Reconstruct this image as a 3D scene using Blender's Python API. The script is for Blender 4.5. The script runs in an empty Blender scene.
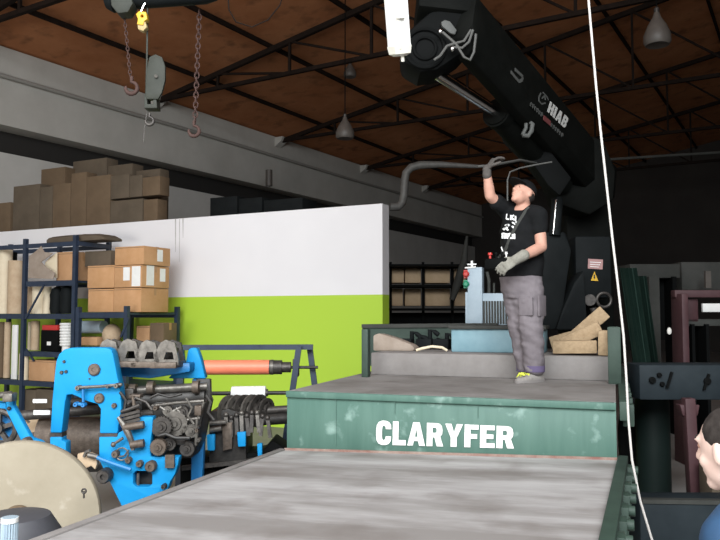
import bpy, bmesh, math, random
from mathutils import Vector, Matrix
from mathutils.geometry import tessellate_polygon
V = Vector
random.seed(7)
S = bpy.context.scene
COL = S.collection
PI = math.pi

# ------------------------------------------------------------------ camera
FPX = 743.0
CAMZ = 1.7
YAW = math.radians(20.65)
PITCH = math.atan((314 - 270) / FPX)
C = V((0, 0, CAMZ))
FH = V((-math.sin(YAW), math.cos(YAW), 0))
RH = V((math.cos(YAW), math.sin(YAW), 0))
UP = V((0, 0, 1))
FW = FH * math.cos(PITCH) + UP * math.sin(PITCH)
CU = UP * math.cos(PITCH) - FH * math.sin(PITCH)
cam_d = bpy.data.cameras.new('camera')
cam_d.sensor_width = 36
cam_d.lens = FPX * 36 / 720
cam_d.clip_end = 200
cam = bpy.data.objects.new('camera', cam_d)
COL.objects.link(cam)
cam.matrix_world = Matrix(((RH.x, CU.x, -FW.x, C.x), (RH.y, CU.y, -FW.y, C.y), (RH.z, CU.z, -FW.z, C.z), (0, 0, 0, 1)))
S.camera = cam

def ray(px, py):
    return FW + RH * ((px - 360) / FPX) + CU * ((270 - py) / FPX)
def onP(px, py, p, n):
    r = ray(px, py)
    return C + r * ((p - C).dot(n) / r.dot(n))
def onZ(px, py, z):
    return onP(px, py, V((0, 0, z)), UP)
def DH(px, py, d):                 # point of the sight line at horizontal distance d ahead of the camera
    return onP(px, py, C + FH * d, FH)
def G(lat, fwd, z=0):
    return RH * lat + FH * fwd + UP * z
def PXM(d):                        # metres per photo pixel at distance d
    return d / FPX

# ------------------------------------------------------------------ materials
MATS = {}
def mat(name, col, rough=.6, metal=0.0, col2=None, scale=6.0, lo=.35, hi=.7, bump=0.0, emit=0.0, detail=6.0, stretch=None, spec=.5, fine=None):
    if name in MATS: return MATS[name]
    m = bpy.data.materials.new(name); m.use_nodes = True
    nt = m.node_tree; b = nt.nodes['Principled BSDF']
    b.inputs['Base Color'].default_value = (*col, 1)
    b.inputs['Roughness'].default_value = rough
    b.inputs['Metallic'].default_value = metal
    b.inputs['Specular IOR Level'].default_value = spec
    if col2 or bump:
        tc = nt.nodes.new('ShaderNodeTexCoord'); mp = nt.nodes.new('ShaderNodeMapping')
        nt.links.new(tc.outputs['Object'], mp.inputs['Vector'])
        if stretch: mp.inputs['Scale'].default_value = stretch
        nz = nt.nodes.new('ShaderNodeTexNoise'); nz.inputs['Scale'].default_value = scale; nz.inputs['Detail'].default_value = detail
        nz.inputs['Roughness'].default_value = .65
        nt.links.new(mp.outputs[0], nz.inputs['Vector'])
        if col2:
            rp = nt.nodes.new('ShaderNodeValToRGB')
            rp.color_ramp.elements[0].position = lo; rp.color_ramp.elements[0].color = (*col, 1)
            rp.color_ramp.elements[1].position = hi; rp.color_ramp.elements[1].color = (*col2, 1)
            nt.links.new(nz.outputs['Fac'], rp.inputs['Fac'])
            out = rp.outputs[0]
            if fine:
                n2 = nt.nodes.new('ShaderNodeTexNoise'); n2.inputs['Scale'].default_value = fine[1]; n2.inputs['Detail'].default_value = 8
                nt.links.new(tc.outputs['Object'], n2.inputs['Vector'])
                r2 = nt.nodes.new('ShaderNodeValToRGB')
                r2.color_ramp.elements[0].position = fine[2]; r2.color_ramp.elements[1].position = fine[3]
                nt.links.new(n2.outputs['Fac'], r2.inputs['Fac'])
                mx = nt.nodes.new('ShaderNodeMixRGB'); mx.inputs['Color2'].default_value = (*fine[0], 1)
                nt.links.new(r2.outputs[0], mx.inputs['Fac']); nt.links.new(out, mx.inputs['Color1'])
                out = mx.outputs[0]
            nt.links.new(out, b.inputs['Base Color'])
        if bump:
            bp = nt.nodes.new('ShaderNodeBump'); bp.inputs['Strength'].default_value = bump; bp.inputs['Distance'].default_value = .01
            nt.links.new(nz.outputs['Fac'], bp.inputs['Height']); nt.links.new(bp.outputs[0], b.inputs['Normal'])
    if emit:
        b.inputs['Emission Color'].default_value = (1, .98, .93, 1); b.inputs['Emission Strength'].default_value = emit
    MATS[name] = m
    return m

M = dict(
    deck=lambda: mat('worn_deck', (.215, .20, .19), .75, 0, (.41, .40, .395), 1.5, .38, .62, .15, stretch=(.35, 1.6, 1), fine=((.15, .13, .118), 2.6, .52, .82)),
    deck2=lambda: mat('dusty_deck', (.155, .143, .133), .8, 0, (.255, .242, .23), 2.2, .3, .7, .15, fine=((.12, .105, .095), 3, .50, .8)),
    bench=lambda: mat('cement_dusted_beam', (.175, .160, .152), .85, 0, (.24, .225, .215), 4, .3, .7, .1),
    green=lambda: mat('weathered_green_paint', (.050, .118, .092), .6, 0, (.082, .162, .13), 2.5, .35, .75, 0, stretch=(3, 3, .35), fine=((.22, .33, .29), 9, .60, .82)),
    dgreen=lambda: mat('dark_green_paint', (.018, .036, .026), .65, 0, (.034, .062, .046), 4),
    rust=lambda: mat('rusty_edge', (.20, .10, .08), .85, 0, (.30, .24, .2), 9),
    white=lambda: mat('white_paint', (.80, .80, .78), .6, 0, (.70, .70, .68), 30, .55, .75),
    black=lambda: mat('crane_black', (.0035, .004, .0035), .65, 0, (.006, .0065, .0058), 5, spec=.05),
    black2=lambda: mat('matt_black', (.0045, .005, .005), .7, spec=.06),
    slate=lambda: mat('dark_slate', (.007, .0085, .009), .65, 0, (.011, .013, .0135), 4, spec=.08),
    chrome=lambda: mat('chrome', (.75, .75, .74), .18, 1.0),
    steel=lambda: mat('machine_steel', (.085, .077, .068), .45, .5, (.19, .175, .155), 20, .35, .7),
    dsteel=lambda: mat('dark_oily_steel', (.045, .04, .037), .5, .5, (.10, .09, .08), 25, .4, .75),
    oil=lambda: mat('oily_black', (.02, .019, .018), .5, .3, (.05, .046, .042), 20),
    brown=lambda: mat('brown_bearing', (.085, .065, .05), .55, .4, (.16, .125, .10), 30),
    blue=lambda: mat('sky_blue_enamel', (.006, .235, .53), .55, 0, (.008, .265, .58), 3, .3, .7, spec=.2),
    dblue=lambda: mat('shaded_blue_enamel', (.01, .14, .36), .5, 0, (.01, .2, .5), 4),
    navy=lambda: mat('navy_rack_paint', (.012, .022, .045), .5, 0, (.02, .035, .065), 8),
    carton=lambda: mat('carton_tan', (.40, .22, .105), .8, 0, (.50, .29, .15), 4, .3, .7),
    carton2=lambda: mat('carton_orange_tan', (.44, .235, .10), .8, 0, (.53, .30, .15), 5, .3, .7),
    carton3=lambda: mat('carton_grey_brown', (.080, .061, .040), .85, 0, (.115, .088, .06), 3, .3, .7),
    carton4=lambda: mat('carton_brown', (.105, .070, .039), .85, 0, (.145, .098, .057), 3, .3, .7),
    tape=lambda: mat('packing_tape', (.36, .20, .09), .35),
    cream=lambda: mat('cream_paper', (.66, .56, .40), .7, 0, (.72, .63, .47), 6),
    paper=lambda: mat('white_paper', (.78, .78, .76), .7, 0, (.70, .70, .68), 8),
    kraft=lambda: mat('kraft_roll', (.42, .30, .19), .75, 0, (.52, .40, .27), 7),
    reel=lambda: mat('reel_face', (.25, .215, .155), .8, 0, (.33, .29, .22), 2.2, .3, .7, 0, fine=((.56, .51, .44), 5, .6, .8)),
    orange=lambda: mat('orange_rubber', (.80, .23, .125), .45, 0, (.72, .19, .11), 4, .3, .7),
    teal=lambda: mat('pale_teal_enamel', (.15, .27, .32), .55, 0, (.20, .33, .38), 5),
    lblue=lambda: mat('pale_grey_blue_enamel', (.29, .37, .43), .5, 0, (.34, .42, .48), 8),
    timber=lambda: mat('sawn_timber', (.26, .18, .10), .8, 0, (.40, .29, .175), 5, .3, .7, .1, stretch=(6, 1, 6)),
    log=lambda: mat('pale_wood_block', (.23, .18, .14), .85, 0, (.34, .28, .23), 6, .3, .7, .1),
    hose=lambda: mat('grey_hose', (.075, .075, .07), .55),
    skin=lambda: mat('skin', (.50, .27, .20), .6, 0, (.56, .315, .24), 9, spec=.3),
    skin2=lambda: mat('pale_skin', (.78, .58, .50), .55, 0, (.72, .50, .42), 9),
    hair=lambda: mat('dark_hair', (.02, .016, .014), .8, 0, (.05, .042, .038), 40, spec=.2),
    tee=lambda: mat('black_cotton', (.007, .0075, .008), .9, 0, (.011, .0115, .0125), 8, bump=.2, spec=.12),
    trouser=lambda: mat('grey_work_cloth', (.135, .118, .128), .9, 0, (.20, .178, .19), 7, .3, .7, .6, spec=.2),
    cuff=lambda: mat('purple_cuff', (.10, .078, .15), .85),
    glove=lambda: mat('grey_knit_glove', (.19, .185, .155), .9, 0, (.27, .26, .225), 30, bump=.3),
    dglove=lambda: mat('dark_grey_glove', (.06, .053, .048), .9, 0, (.10, .09, .082), 30, bump=.3),
    shoe=lambda: mat('grey_shoe', (.20, .185, .17), .8, 0, (.3, .28, .26), 15),
    lime=lambda: mat('lime_trim', (.72, .78, .10), .6),
    bshirt=lambda: mat('blue_shirt', (.012, .045, .105), .8, 0, (.017, .06, .13), 6),
    jeans=lambda: mat('dark_jeans', (.03, .04, .07), .85),
    red=lambda: mat('red_plastic', (.45, .03, .025), .45),
    gled=lambda: mat('green_plastic', (.01, .22, .12), .45),
    redchain=lambda: mat('rust_red_iron', (.038, .016, .012), .8, .0, (.06, .029, .022), 20),
    yellow=lambda: mat('yellow_paint', (.62, .36, .015), .5),
    hook=lambda: mat('hoist_grey_green', (.014, .017, .011), .7, 0, (.027, .030, .022), 10),
    pink=lambda: mat('faded_red_frame', (.05, .018, .021), .65, 0, (.075, .032, .036), 5),
    chassis=lambda: mat('blue_black_chassis', (.012, .018, .022), .65, 0, (.02, .028, .033), 4, spec=.2),
    rope=lambda: mat('white_rope', (.55, .52, .49), .85),
    tube=lambda: mat('lamp_white', (.80, .80, .76), .4, emit=.06),
    lampend=lambda: mat('lamp_end_cap', (.62, .60, .53), .5),
    glass=lambda: mat('milky_glass', (.085, .075, .065), .5, 0, (.115, .10, .088), 8),
    duct=lambda: mat('galvanised_duct', (.085, .083, .078), .6, .2, (.12, .118, .11), 8),
    truss=lambda: mat('dark_truss_steel', (.012, .008, .006), .8, 0, (.02, .013, .01), 6, spec=.1),
    tarp=lambda: mat('green_tarpaulin', (.016, .036, .028), .6, 0, (.026, .055, .043), 3, spec=.2),
    greypanel=lambda: mat('dark_grey_panel', (.04, .042, .038), .7, 0, (.06, .061, .056), 3, spec=.2),
    rubber=lambda: mat('tyre_rubber', (.012, .012, .012), .85, spec=.15),
    bin=lambda: mat('dark_grey_plastic', (.045, .048, .055), .6, 0, (.065, .065, .075), 4),
    labelpink=lambda: mat('pale_red_label', (.36, .20, .19), .6),
    textgrey=lambda: mat('faded_decal_grey', (.065, .068, .064), .65),
    textlight=lambda: mat('decal_light_grey', (.46, .46, .44), .6),
    decalred=lambda: mat('decal_dull_red', (.13, .035, .035), .6),
    pinstripe=lambda: mat('label_black', (.02, .02, .02), .6),
)

# ------------------------------------------------------------------ mesh helpers
def frame(a):
    a = a.normalized()
    h = UP if abs(a.z) < .9 else V((1, 0, 0))
    u = a.cross(h).normalized(); w = u.cross(a).normalized()
    return u, w
class MB:
    def __init__(self): self.v = []; self.f = []
    def add(self, vs, fs):
        k = len(self.v); self.v += [V(x) for x in vs]; self.f += [tuple(i + k for i in f) for f in fs]; return self
    def box(self, c, sx, sy, sz, ax=None):
        ax = ax or (V((1, 0, 0)), V((0, 1, 0)), UP)
        vs = [c + ax[0] * (sx / 2 * i) + ax[1] * (sy / 2 * j) + ax[2] * (sz / 2 * k) for i in (-1, 1) for j in (-1, 1) for k in (-1, 1)]
        return self.add(vs, [(0, 1, 3, 2), (4, 6, 7, 5), (0, 4, 5, 1), (2, 3, 7, 6), (0, 2, 6, 4), (1, 5, 7, 3)])
    def bar(self, p0, p1, w, h, up=UP):            # rectangular bar between two points
        a = (p1 - p0); L = a.length; a = a / L
        u = a.cross(up)
        if u.length < 1e-4: u = a.cross(V((1, 0, 0)))
        u.normalize(); n = u.cross(a).normalized()
        return self.box((p0 + p1) / 2, L, w, h, (a, u, n))
    def tube(self, pts, r, n=10, flat=None):
        pts = [V(p) for p in pts]
        rs = r if isinstance(r, (list, tuple)) else [r] * len(pts)
        u = None; vs = []
        for i, p in enumerate(pts):
            t = (pts[min(i + 1, len(pts) - 1)] - pts[max(i - 1, 0)])
            t = t.normalized() if t.length > 1e-9 else UP
            if u is None: u, w = frame(t)
            u = (u - t * u.dot(t)).normalized(); w = t.cross(u)
            for k in range(n):
                a = 2 * PI * k / n
                vs.append(p + (u * math.cos(a) + w * math.sin(a)) * rs[i])
        fs = []
        for i in range(len(pts) - 1):
            for k in range(n):
                fs.append((i * n + k, i * n + (k + 1) % n, (i + 1) * n + (k + 1) % n, (i + 1) * n + k))
        fs.append(tuple(range(n))[::-1]); fs.append(tuple((len(pts) - 1) * n + k for k in range(n)))
        return self.add(vs, fs)
    def cyl(self, p0, p1, r0, r1=None, n=20):
        return self.tube([p0, p1], [r0, r0 if r1 is None else r1], n)
    def lathe(self, prof, o, axis=UP, n=24):       # prof: (radius, height)
        u, w = frame(axis); a = axis.normalized(); vs = []; fs = []
        for r, h in prof:
            for k in range(n):
                t = 2 * PI * k / n
                vs.append(o + a * h + (u * math.cos(t) + w * math.sin(t)) * max(r, 1e-4))
        for i in range(len(prof) - 1):
            for k in range(n):
                fs.append((i * n + k, i * n + (k + 1) % n, (i + 1) * n + (k + 1) % n, (i + 1) * n + k))
        fs.append(tuple(range(n))); fs.append(tuple((len(prof) - 1) * n + k for k in range(n)))
        return self.add(vs, fs)
    def prism(self, poly, ext, holes=()):
        loops = [[V(p) for p in poly]] + [[V(p) for p in h] for h in holes]
        flat = [p for l in loops for p in l]; n = len(flat)
        tris = tessellate_polygon(loops)
        fs = [tuple(t) for t in tris] + [tuple(i + n for i in t[::-1]) for t in tris]
        k = 0
        for l in loops:
            m = len(l)
            for i in range(m):
                a, b = k + i, k + (i + 1) % m
                fs.append((a, b, b + n, a + n))
            k += m
        return self.add(flat + [p + ext for p in flat], fs)
    def sphere(self, c, rx, ry=None, rz=None, ax=None, n=14):
        ry = rx if ry is None else ry; rz = rx if rz is None else rz
        ax = ax or (V((1, 0, 0)), V((0, 1, 0)), UP); vs = []; fs = []
        for i in range(n + 1):
            th = PI * i / n
            for k in range(n):
                ph = 2 * PI * k / n
                vs.append(c + ax[0] * (rx * math.sin(th) * math.cos(ph)) + ax[1] * (ry * math.sin(th) * math.sin(ph)) + ax[2] * (rz * math.cos(th)))
        for i in range(n):
            for k in range(n):
                fs.append((i * n + k, i * n + (k + 1) % n, (i + 1) * n + (k + 1) % n, (i + 1) * n + k))
        return self.add(vs, fs)
    def torus(self, c, R, r, axis=UP, n=24, m=8, arc=1.0, u=None):
        if u is None: u, w = frame(axis)
        else: w = axis.normalized().cross(u)
        a = axis.normalized()
        N = n if arc >= 1 else n + 1
        pts = []
        for i in range(N):
            t = 2 * PI * arc * i / n
            pts.append(c + (u * math.cos(t) + w * math.sin(t)) * R)
        if arc >= 1:
            vs = []; fs = []
            for i in range(n):
                t = 2 * PI * i / n; d = u * math.cos(t) + w * math.sin(t)
                for k in range(m):
                    q = 2 * PI * k / m
                    vs.append(c + d * (R + r * math.cos(q)) + a * (r * math.sin(q)))
            for i in range(n):
                for k in range(m):
                    fs.append((i * m + k, i * m + (k + 1) % m, ((i + 1) % n) * m + (k + 1) % m, ((i + 1) % n) * m + k))
            return self.add(vs, fs)
        return self.tube(pts, r, m)
    def ring(self, c, axis, r0, r1, h, n=28):      # flat annulus of thickness h
        return self.lathe([(r0, -h / 2), (r1, -h / 2), (r1, h / 2), (r0, h / 2), (r0, -h / 2)], c, axis, n)
    def loft(self, rings):                         # rings of equal vertex count
        n = len(rings[0]); vs = [p for r in rings for p in r]; fs = []
        for i in range(len(rings) - 1):
            for k in range(n):
                fs.append((i * n + k, i * n + (k + 1) % n, (i + 1) * n + (k + 1) % n, (i + 1) * n + k))
        fs.append(tuple(range(n))[::-1]); fs.append(tuple((len(rings) - 1) * n + k for k in range(n)))
        return self.add(vs, fs)

def tag(o, label=None, cat=None, group=None, kind=None):
    if label: o['label'] = label
    if cat: o['category'] = cat
    if group: o['group'] = group
    if kind: o['kind'] = kind
    return o
from mathutils import noise as _ns
def wrinkle(o, amp, fx, fz, seed=0.0):
    me = o.data; b = wloc(o)
    co = [(v.co.copy(), v.normal.copy()) for v in me.vertices]
    for v, (c, n) in zip(me.vertices, co):
        q = V((c.x * fx + seed, c.y * fx, c.z * fz + c.x * fx * .5))
        v.co = c + n * (amp * (_ns.noise(q) + .5 * _ns.noise(q * 2.1)))
    me.update()
    return o
def thing(name, loc, label, cat, group=None):
    o = bpy.data.objects.new(name, None); COL.objects.link(o); o.location = loc
    o.empty_display_size = .1
    return tag(o, label, cat, group)
def wloc(o):
    p = V(o.location)
    while o.parent: o = o.parent; p += V(o.location)
    return p
def build(name, mb, m, parent=None, bevel=0.0, sharp=38, remesh=None, smooth=0, subd=0):
    vs = mb.v
    if parent is not None: base = wloc(parent); loc = V((0, 0, 0))
    else:
        xs = [p.x for p in vs]; ys = [p.y for p in vs]; zs = [p.z for p in vs]
        base = V(((min(xs) + max(xs)) / 2, (min(ys) + max(ys)) / 2, min(zs))); loc = base
    me = bpy.data.meshes.new(name)
    me.from_pydata([tuple(p - base) for p in vs], [], mb.f); me.update()
    bm = bmesh.new(); bm.from_mesh(me)
    bmesh.ops.remove_doubles(bm, verts=bm.verts, dist=1e-5)
    bmesh.ops.recalc_face_normals(bm, faces=bm.faces)
    bm.to_mesh(me); bm.free()
    o = bpy.data.objects.new(name, me); COL.objects.link(o)
    if remesh or bevel or subd:
        if bevel:
            md = o.modifiers.new('b', 'BEVEL'); md.width = bevel; md.segments = 2; md.limit_method = 'ANGLE'; md.angle_limit = math.radians(40)
        if remesh:
            md = o.modifiers.new('r', 'REMESH'); md.mode = 'VOXEL'; md.voxel_size = remesh
            if smooth:
                md = o.modifiers.new('s', 'SMOOTH'); md.iterations = smooth; md.factor = .5
        if subd:
            md = o.modifiers.new('u', 'SUBSURF'); md.levels = subd; md.render_levels = subd
        bpy.context.view_layer.update()
        dg = bpy.context.evaluated_depsgraph_get()
        me2 = bpy.data.meshes.new_from_object(o.evaluated_get(dg))
        o.modifiers.clear(); o.data = me2; bpy.data.meshes.remove(me); me = me2; me.name = name
    bm = bmesh.new(); bm.from_mesh(me)
    lim = math.radians(sharp)
    for f in bm.faces: f.smooth = True
    for e in bm.edges:
        e.smooth = not (len(e.link_faces) != 2 or e.calc_face_angle(0) > lim)
    bm.to_mesh(me); bm.free()
    me.materials.clear(); me.materials.append(m)
    o.location = loc
    if parent is not None: o.parent = parent
    return o
def mesh_copy(o, parent=None):
    c = o.copy(); COL.objects.link(c); c.parent = parent
    return c
def copy_tree(o, parent=None):
    c = mesh_copy(o, parent)
    for ch in list(o.children): copy_tree(ch, c)
    return c
def text_mb(body, quad, offset=.012, lift=V((0, 0, 0)), thick=V((0, 0, 0)), xs=None):
    """lettering laid over a world quad (top-left, top-right, bottom-right, bottom-left)"""
    cu = bpy.data.curves.new('t', 'FONT'); cu.body = body; cu.offset = offset; cu.resolution_u = 3
    o = bpy.data.objects.new('t', cu); COL.objects.link(o); bpy.context.view_layer.update()
    me = bpy.data.meshes.new_from_object(o.evaluated_get(bpy.context.evaluated_depsgraph_get()))
    bpy.data.objects.remove(o)
    x0 = min(v.co.x for v in me.vertices); x1 = max(v.co.x for v in me.vertices)
    y0 = min(v.co.y for v in me.vertices); y1 = max(v.co.y for v in me.vertices)
    mb = MB(); vs = []
    for v in me.vertices:
        a = (v.co.x - x0) / (x1 - x0); b = (v.co.y - y0) / (y1 - y0)
        t = quad[0].lerp(quad[1], a); bt = quad[3].lerp(quad[2], a)
        vs.append(bt.lerp(t, b) + lift)
    mb.add(vs, [tuple(p.vertices) for p in me.polygons])
    bpy.data.meshes.remove(me)
    return mb
GL = dict(
    L=(.62, [(0, 0), (.62, 0), (.62, .22), (.27, .22), (.27, 1), (0, 1)], None),
    F=(.62, [(0, 0), (.27, 0), (.27, .38), (.56, .38), (.56, .59), (.27, .59), (.27, .79), (.62, .79), (.62, 1), (0, 1)], None),
    E=(.64, [(0, 0), (.64, 0), (.64, .21), (.27, .21), (.27, .40), (.58, .40), (.58, .60), (.27, .60), (.27, .79), (.63, .79), (.63, 1), (0, 1)], None),
    A=(.82, [(0, 0), (.26, 0), (.31, .2), (.5, .2), (.55, 0), (.82, 0), (.56, 1), (.26, 1)], [(.35, .38), (.465, .38), (.408, .74)]),
    Y=(.80, [(0, 1), (.28, 1), (.4, .63), (.52, 1), (.8, 1), (.53, .4), (.53, 0), (.26, 0), (.26, .4)], None),
    R=(.76, [(0, 0), (.27, 0), (.27, .38), (.36, .38), (.47, 0), (.76, 0), (.62, .43), (.70, .52), (.72, .7), (.68, .88), (.58, .98), (.45, 1), (0, 1)], [(.27, .58), (.40, .58), (.45, .63), (.45, .75), (.40, .8), (.27, .8)]),
    C=(.72, [(.72, .66), (.70, .84), (.60, .96), (.44, 1.01), (.28, 1.01), (.12, .95), (.03, .82), (0, .62), (0, .38), (.03, .18), (.12, .05), (.28, -.01), (.44, -.01), (.60, .04), (.70, .16), (.72, .36), (.46, .36), (.44, .24), (.36, .19), (.30, .24), (.28, .36), (.28, .64), (.30, .76), (.36, .81), (.44, .76), (.46, .66)], None),
    H=(.72, [(0, 0), (.26, 0), (.26, .4), (.46, .4), (.46, 0), (.72, 0), (.72, 1), (.46, 1), (.46, .6), (.26, .6), (.26, 1), (0, 1)], None),
    I=(.27, [(0, 0), (.27, 0), (.27, 1), (0, 1)], None),
    B=(.70, [(0, 0), (.45, 0), (.62, .06), (.70, .2), (.69, .4), (.58, .52), (.67, .62), (.68, .82), (.60, .95), (.45, 1), (0, 1)], [(.26, .2), (.40, .2), (.44, .26), (.44, .36), (.40, .41), (.26, .41)], [(.26, .6), (.38, .6), (.42, .65), (.42, .75), (.38, .8), (.26, .8)]))
def block_letters(word, quad, gap=.07):
    tot = sum(GL[c][0] for c in word) + gap * (len(word) - 1); x = 0; out = []
    def at_(u, v):
        return quad[3].lerp(quad[2], u / tot).lerp(quad[0].lerp(quad[1], u / tot), v)
    n = (quad[1] - quad[0]).cross(quad[3] - quad[0]).normalized()
    if n.dot(C - quad[0]) < 0: n = -n
    for c in word:
        g = GL[c]; mb = MB()
        mb.prism([at_(x + u, v) for u, v in g[1]], n * .003, holes=[[at_(x + u, v) for u, v in h] for h in g[2:] if h])
        out.append(mb); x += g[0] + gap
    m = MB()
    for q in out: m.add(q.v, q.f)
    return m
def disc_poly(c, r, ax, ay, n=20, ry=None):
    ry = ry or r
    return [c + ax * (r * math.cos(2 * PI * k / n)) + ay * (ry * math.sin(2 * PI * k / n)) for k in range(n)]

# ------------------------------------------------------------------ the hall
ZT = 7.4
D0 = (ZT - CAMZ) * FPX / 271.0
P0 = G(-360 / FPX * D0, D0)
WD = (RH * .604 + FH).normalized()          # along the left wall
WN = V((WD.y, -WD.x, 0))                    # from the left wall into the hall
def W(s, p, z): return P0 + WD * s + WN * p + UP * z
S0, S1, PW = -14.0, 27.0, 27.0
def struct(name, mb, m, **k):
    return tag(build(name, mb, m, **k), kind='structure')
AXW = (WD, WN, UP)
def slab(mb, s0, s1, p0, p1, z0, z1):
    return mb.box(W((s0 + s1) / 2, (p0 + p1) / 2, (z0 + z1) / 2), s1 - s0, abs(p1 - p0), z1 - z0, AXW)
m_floor = mat('concrete_floor', (.20, .19, .18), .7, 0, (.30, .29, .275), .8, .3, .7, .1)
struct('floor', slab(MB(), S0 - 6, S1, -2, PW + 1, -.2, 0), m_floor)
m_wall = mat('dirty_white_wall', (.42, .41, .375), .85, 0, (.53, .52, .48), .7, .3, .7)
m_low = mat('pale_wall_below', (.46, .45, .42), .85, 0, (.56, .55, .52), .6, .3, .7)
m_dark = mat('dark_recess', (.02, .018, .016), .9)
mb = MB(); slab(mb, S0, S1, -.95, 0, 5.72, ZT);
struct('wall_left', mb, m_wall)
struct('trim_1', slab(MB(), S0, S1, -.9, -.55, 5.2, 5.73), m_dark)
struct('wall_left', slab(MB(), S0, S1, -.75, -.4, 0, 5.22), m_low)
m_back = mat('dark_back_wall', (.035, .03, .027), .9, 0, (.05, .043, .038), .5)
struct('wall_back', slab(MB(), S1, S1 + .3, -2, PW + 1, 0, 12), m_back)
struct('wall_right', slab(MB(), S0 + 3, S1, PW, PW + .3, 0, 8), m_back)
# roof: two slopes of brown boarding
m_roof = mat('brown_roof_boards', (.42, .165, .072), .85, 0, (.57, .255, .12), .9, .3, .72, 0, stretch=(1, 1, 1), fine=((.18, .085, .048), 2.2, .55, .8), spec=.1)
RS = .18
mb = MB()
mb.add([W(-11, -.8, ZT - .1), W(S1, -.8, ZT - .1), W(S1, 13.5, ZT + .04 + RS * 13.5), W(-11, 13.5, ZT + .04 + RS * 13.5)], [(0, 1, 2, 3)])
mb.add([W(-11, 13.5, ZT + .04 + RS * 13.5), W(S1, 13.5, ZT + .04 + RS * 13.5), W(S1, PW + .5, ZT), W(-11, PW + .5, ZT)], [(0, 1, 2, 3)])
struct('ceiling', mb, m_roof)
def roofz(p): return ZT + .04 + RS * (p if p < 13.5 else 27 - p)
for k in range(6):
    p = 1.6 + 2.2 * k
    struct('roof_purlin', MB().box(W((-11 + S1) / 2, p, roofz(p) - .08), S1 + 11, .06, .10, AXW), M['truss']())
for i, s in enumerate((-6.5, -1.2, 4.2, 9.5, 14.8, 20.1)):
    mb = MB()
    zb = ZT - .12
    mb.bar(W(s, 0, zb), W(s, 26.9, zb), .09, .09)
    for a, b in ((0, 13.5), (13.5, 26.9)):
        mb.bar(W(s, a, roofz(a) - .2), W(s, b, roofz(b) - .2), .1, .12)
    ps = [0, 2.2, 4.4, 6.6, 8.8, 11.0, 13.5, 16, 18.2, 20.4, 22.6, 24.8]
    for k, p in enumerate(ps):
        if k: mb.bar(W(s, p, zb), W(s, p, roofz(p) - .2), .06, .06)
        if k + 1 < len(ps):
            q = ps[k + 1]
            if k < 6: mb.bar(W(s, q, zb), W(s, p, roofz(p) - .2), .05, .05)
            else: mb.bar(W(s, p, zb), W(s, q, roofz(q) - .2), .05, .05)
    struct('roof_truss', mb, M['truss']())
    mb = MB(); mb.prism([W(s - .15, 0, zb + .1), W(s - .15, .3, zb + .1), W(s - .15, .25, zb - .03), W(s - .15, 0, zb - .2)], WD * .3)
    struct('roof_corbel', mb, m_wall)
mb = MB(); mb.tube([W(S0, .07, 6.77), W(-2, .07, 6.74), W(6, .07, 6.76), W(14, .07, 6.72), W(S1, .07, 6.76)], .045)
tag(build('wall_cable', mb, mat('pale_conduit', (.30, .29, .265), .7)), 'long grey cable running along the dirty white upper wall band', 'cable')
o = MB(); o.tube([DH(269, 170, 21.5), DH(269, 186, 21.5)], .1, 12)
b = build('drain_pipe_stub', o, M['glass']()); tag(b, 'short pale pipe stub on the upper left wall above the partition', 'pipe')

# partition: white above, lime below
PD = (RH * -1.965 + FH).normalized()        # along the partition, to the left
PE = DH(382.5, 300, 10.5); PE.z = 0
PN = V((PD.y, -PD.x, 0));
if PN.dot(C - PE) < 0: PN = -PN             # towards the camera
def PWp(px, py, off=0.0): return onP(px, py, PE + PN * off, PN)
ZP = PWp(382, 203.5).z; ZG = PWp(382, 294.5).z
def pslab(t0, t1, o0, o1, z0, z1, mb=None):
    return (mb or MB()).box(PE + PD * ((t0 + t1) / 2) + PN * ((o0 + o1) / 2) + UP * ((z0 + z1) / 2), t1 - t0, abs(o1 - o0), z1 - z0, (PD, PN, UP))
m_part = bpy.data.materials.new('partition_paint'); m_part.use_nodes = True
nt = m_part.node_tree; bs = nt.nodes['Principled BSDF']; bs.inputs['Roughness'].default_value = .55
tc = nt.nodes.new('ShaderNodeTexCoord'); sx = nt.nodes.new('ShaderNodeSeparateXYZ'); nt.links.new(tc.outputs['Object'], sx.inputs[0])
gt = nt.nodes.new('ShaderNodeMath'); gt.operation = 'GREATER_THAN'; gt.inputs[1].default_value = ZG; nt.links.new(sx.outputs['Z'], gt.inputs[0])
nz = nt.nodes.new('ShaderNodeTexNoise'); nz.inputs['Scale'].default_value = 1.2; nt.links.new(tc.outputs['Object'], nz.inputs['Vector'])
mw = nt.nodes.new('ShaderNodeMixRGB'); mw.inputs[1].default_value = (.71, .70, .72, 1); mw.inputs[2].default_value = (.80, .79, .80, 1); nt.links.new(nz.outputs['Fac'], mw.inputs[0])
mx = nt.nodes.new('ShaderNodeMixRGB'); mx.inputs[1].default_value = (.40, .60, .045, 1)
nt.links.new(gt.outputs[0], mx.inputs[0]); nt.links.new(mw.outputs[0], mx.inputs[2]); nt.links.new(mx.outputs[0], bs.inputs['Base Color'])
struct('wall_partition', pslab(0, 9.0, -.22, 0, 0, ZP), m_part)
# water streaks where the run-off came over the partition's top edge
m_streak = mat('run_off_stain', (.30, .28, .26), .8, 0, (.55, .54, .53), 5, .3, .7)
for (px, y0, y1, w) in ((175.5, 219, 252, 1.6), (179.5, 218, 262, 1.0), (183, 218, 238, 1.4)):
    a = PWp(px, y0, .003); b2 = PWp(px, y1, .003); ww = w * PXM(12)
    struct('wall_stain', MB().add([a - PD * ww / 2, a + PD * ww / 2, b2 + PD * ww * .15, b2 - PD * ww * .15], [(0, 1, 2, 3)]), m_streak)
struct('floor_mezzanine', pslab(1.3, 9.0, -2.1, -.22, ZP - .35, ZP - .12), m_low)
ZM = ZP - .12

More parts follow.
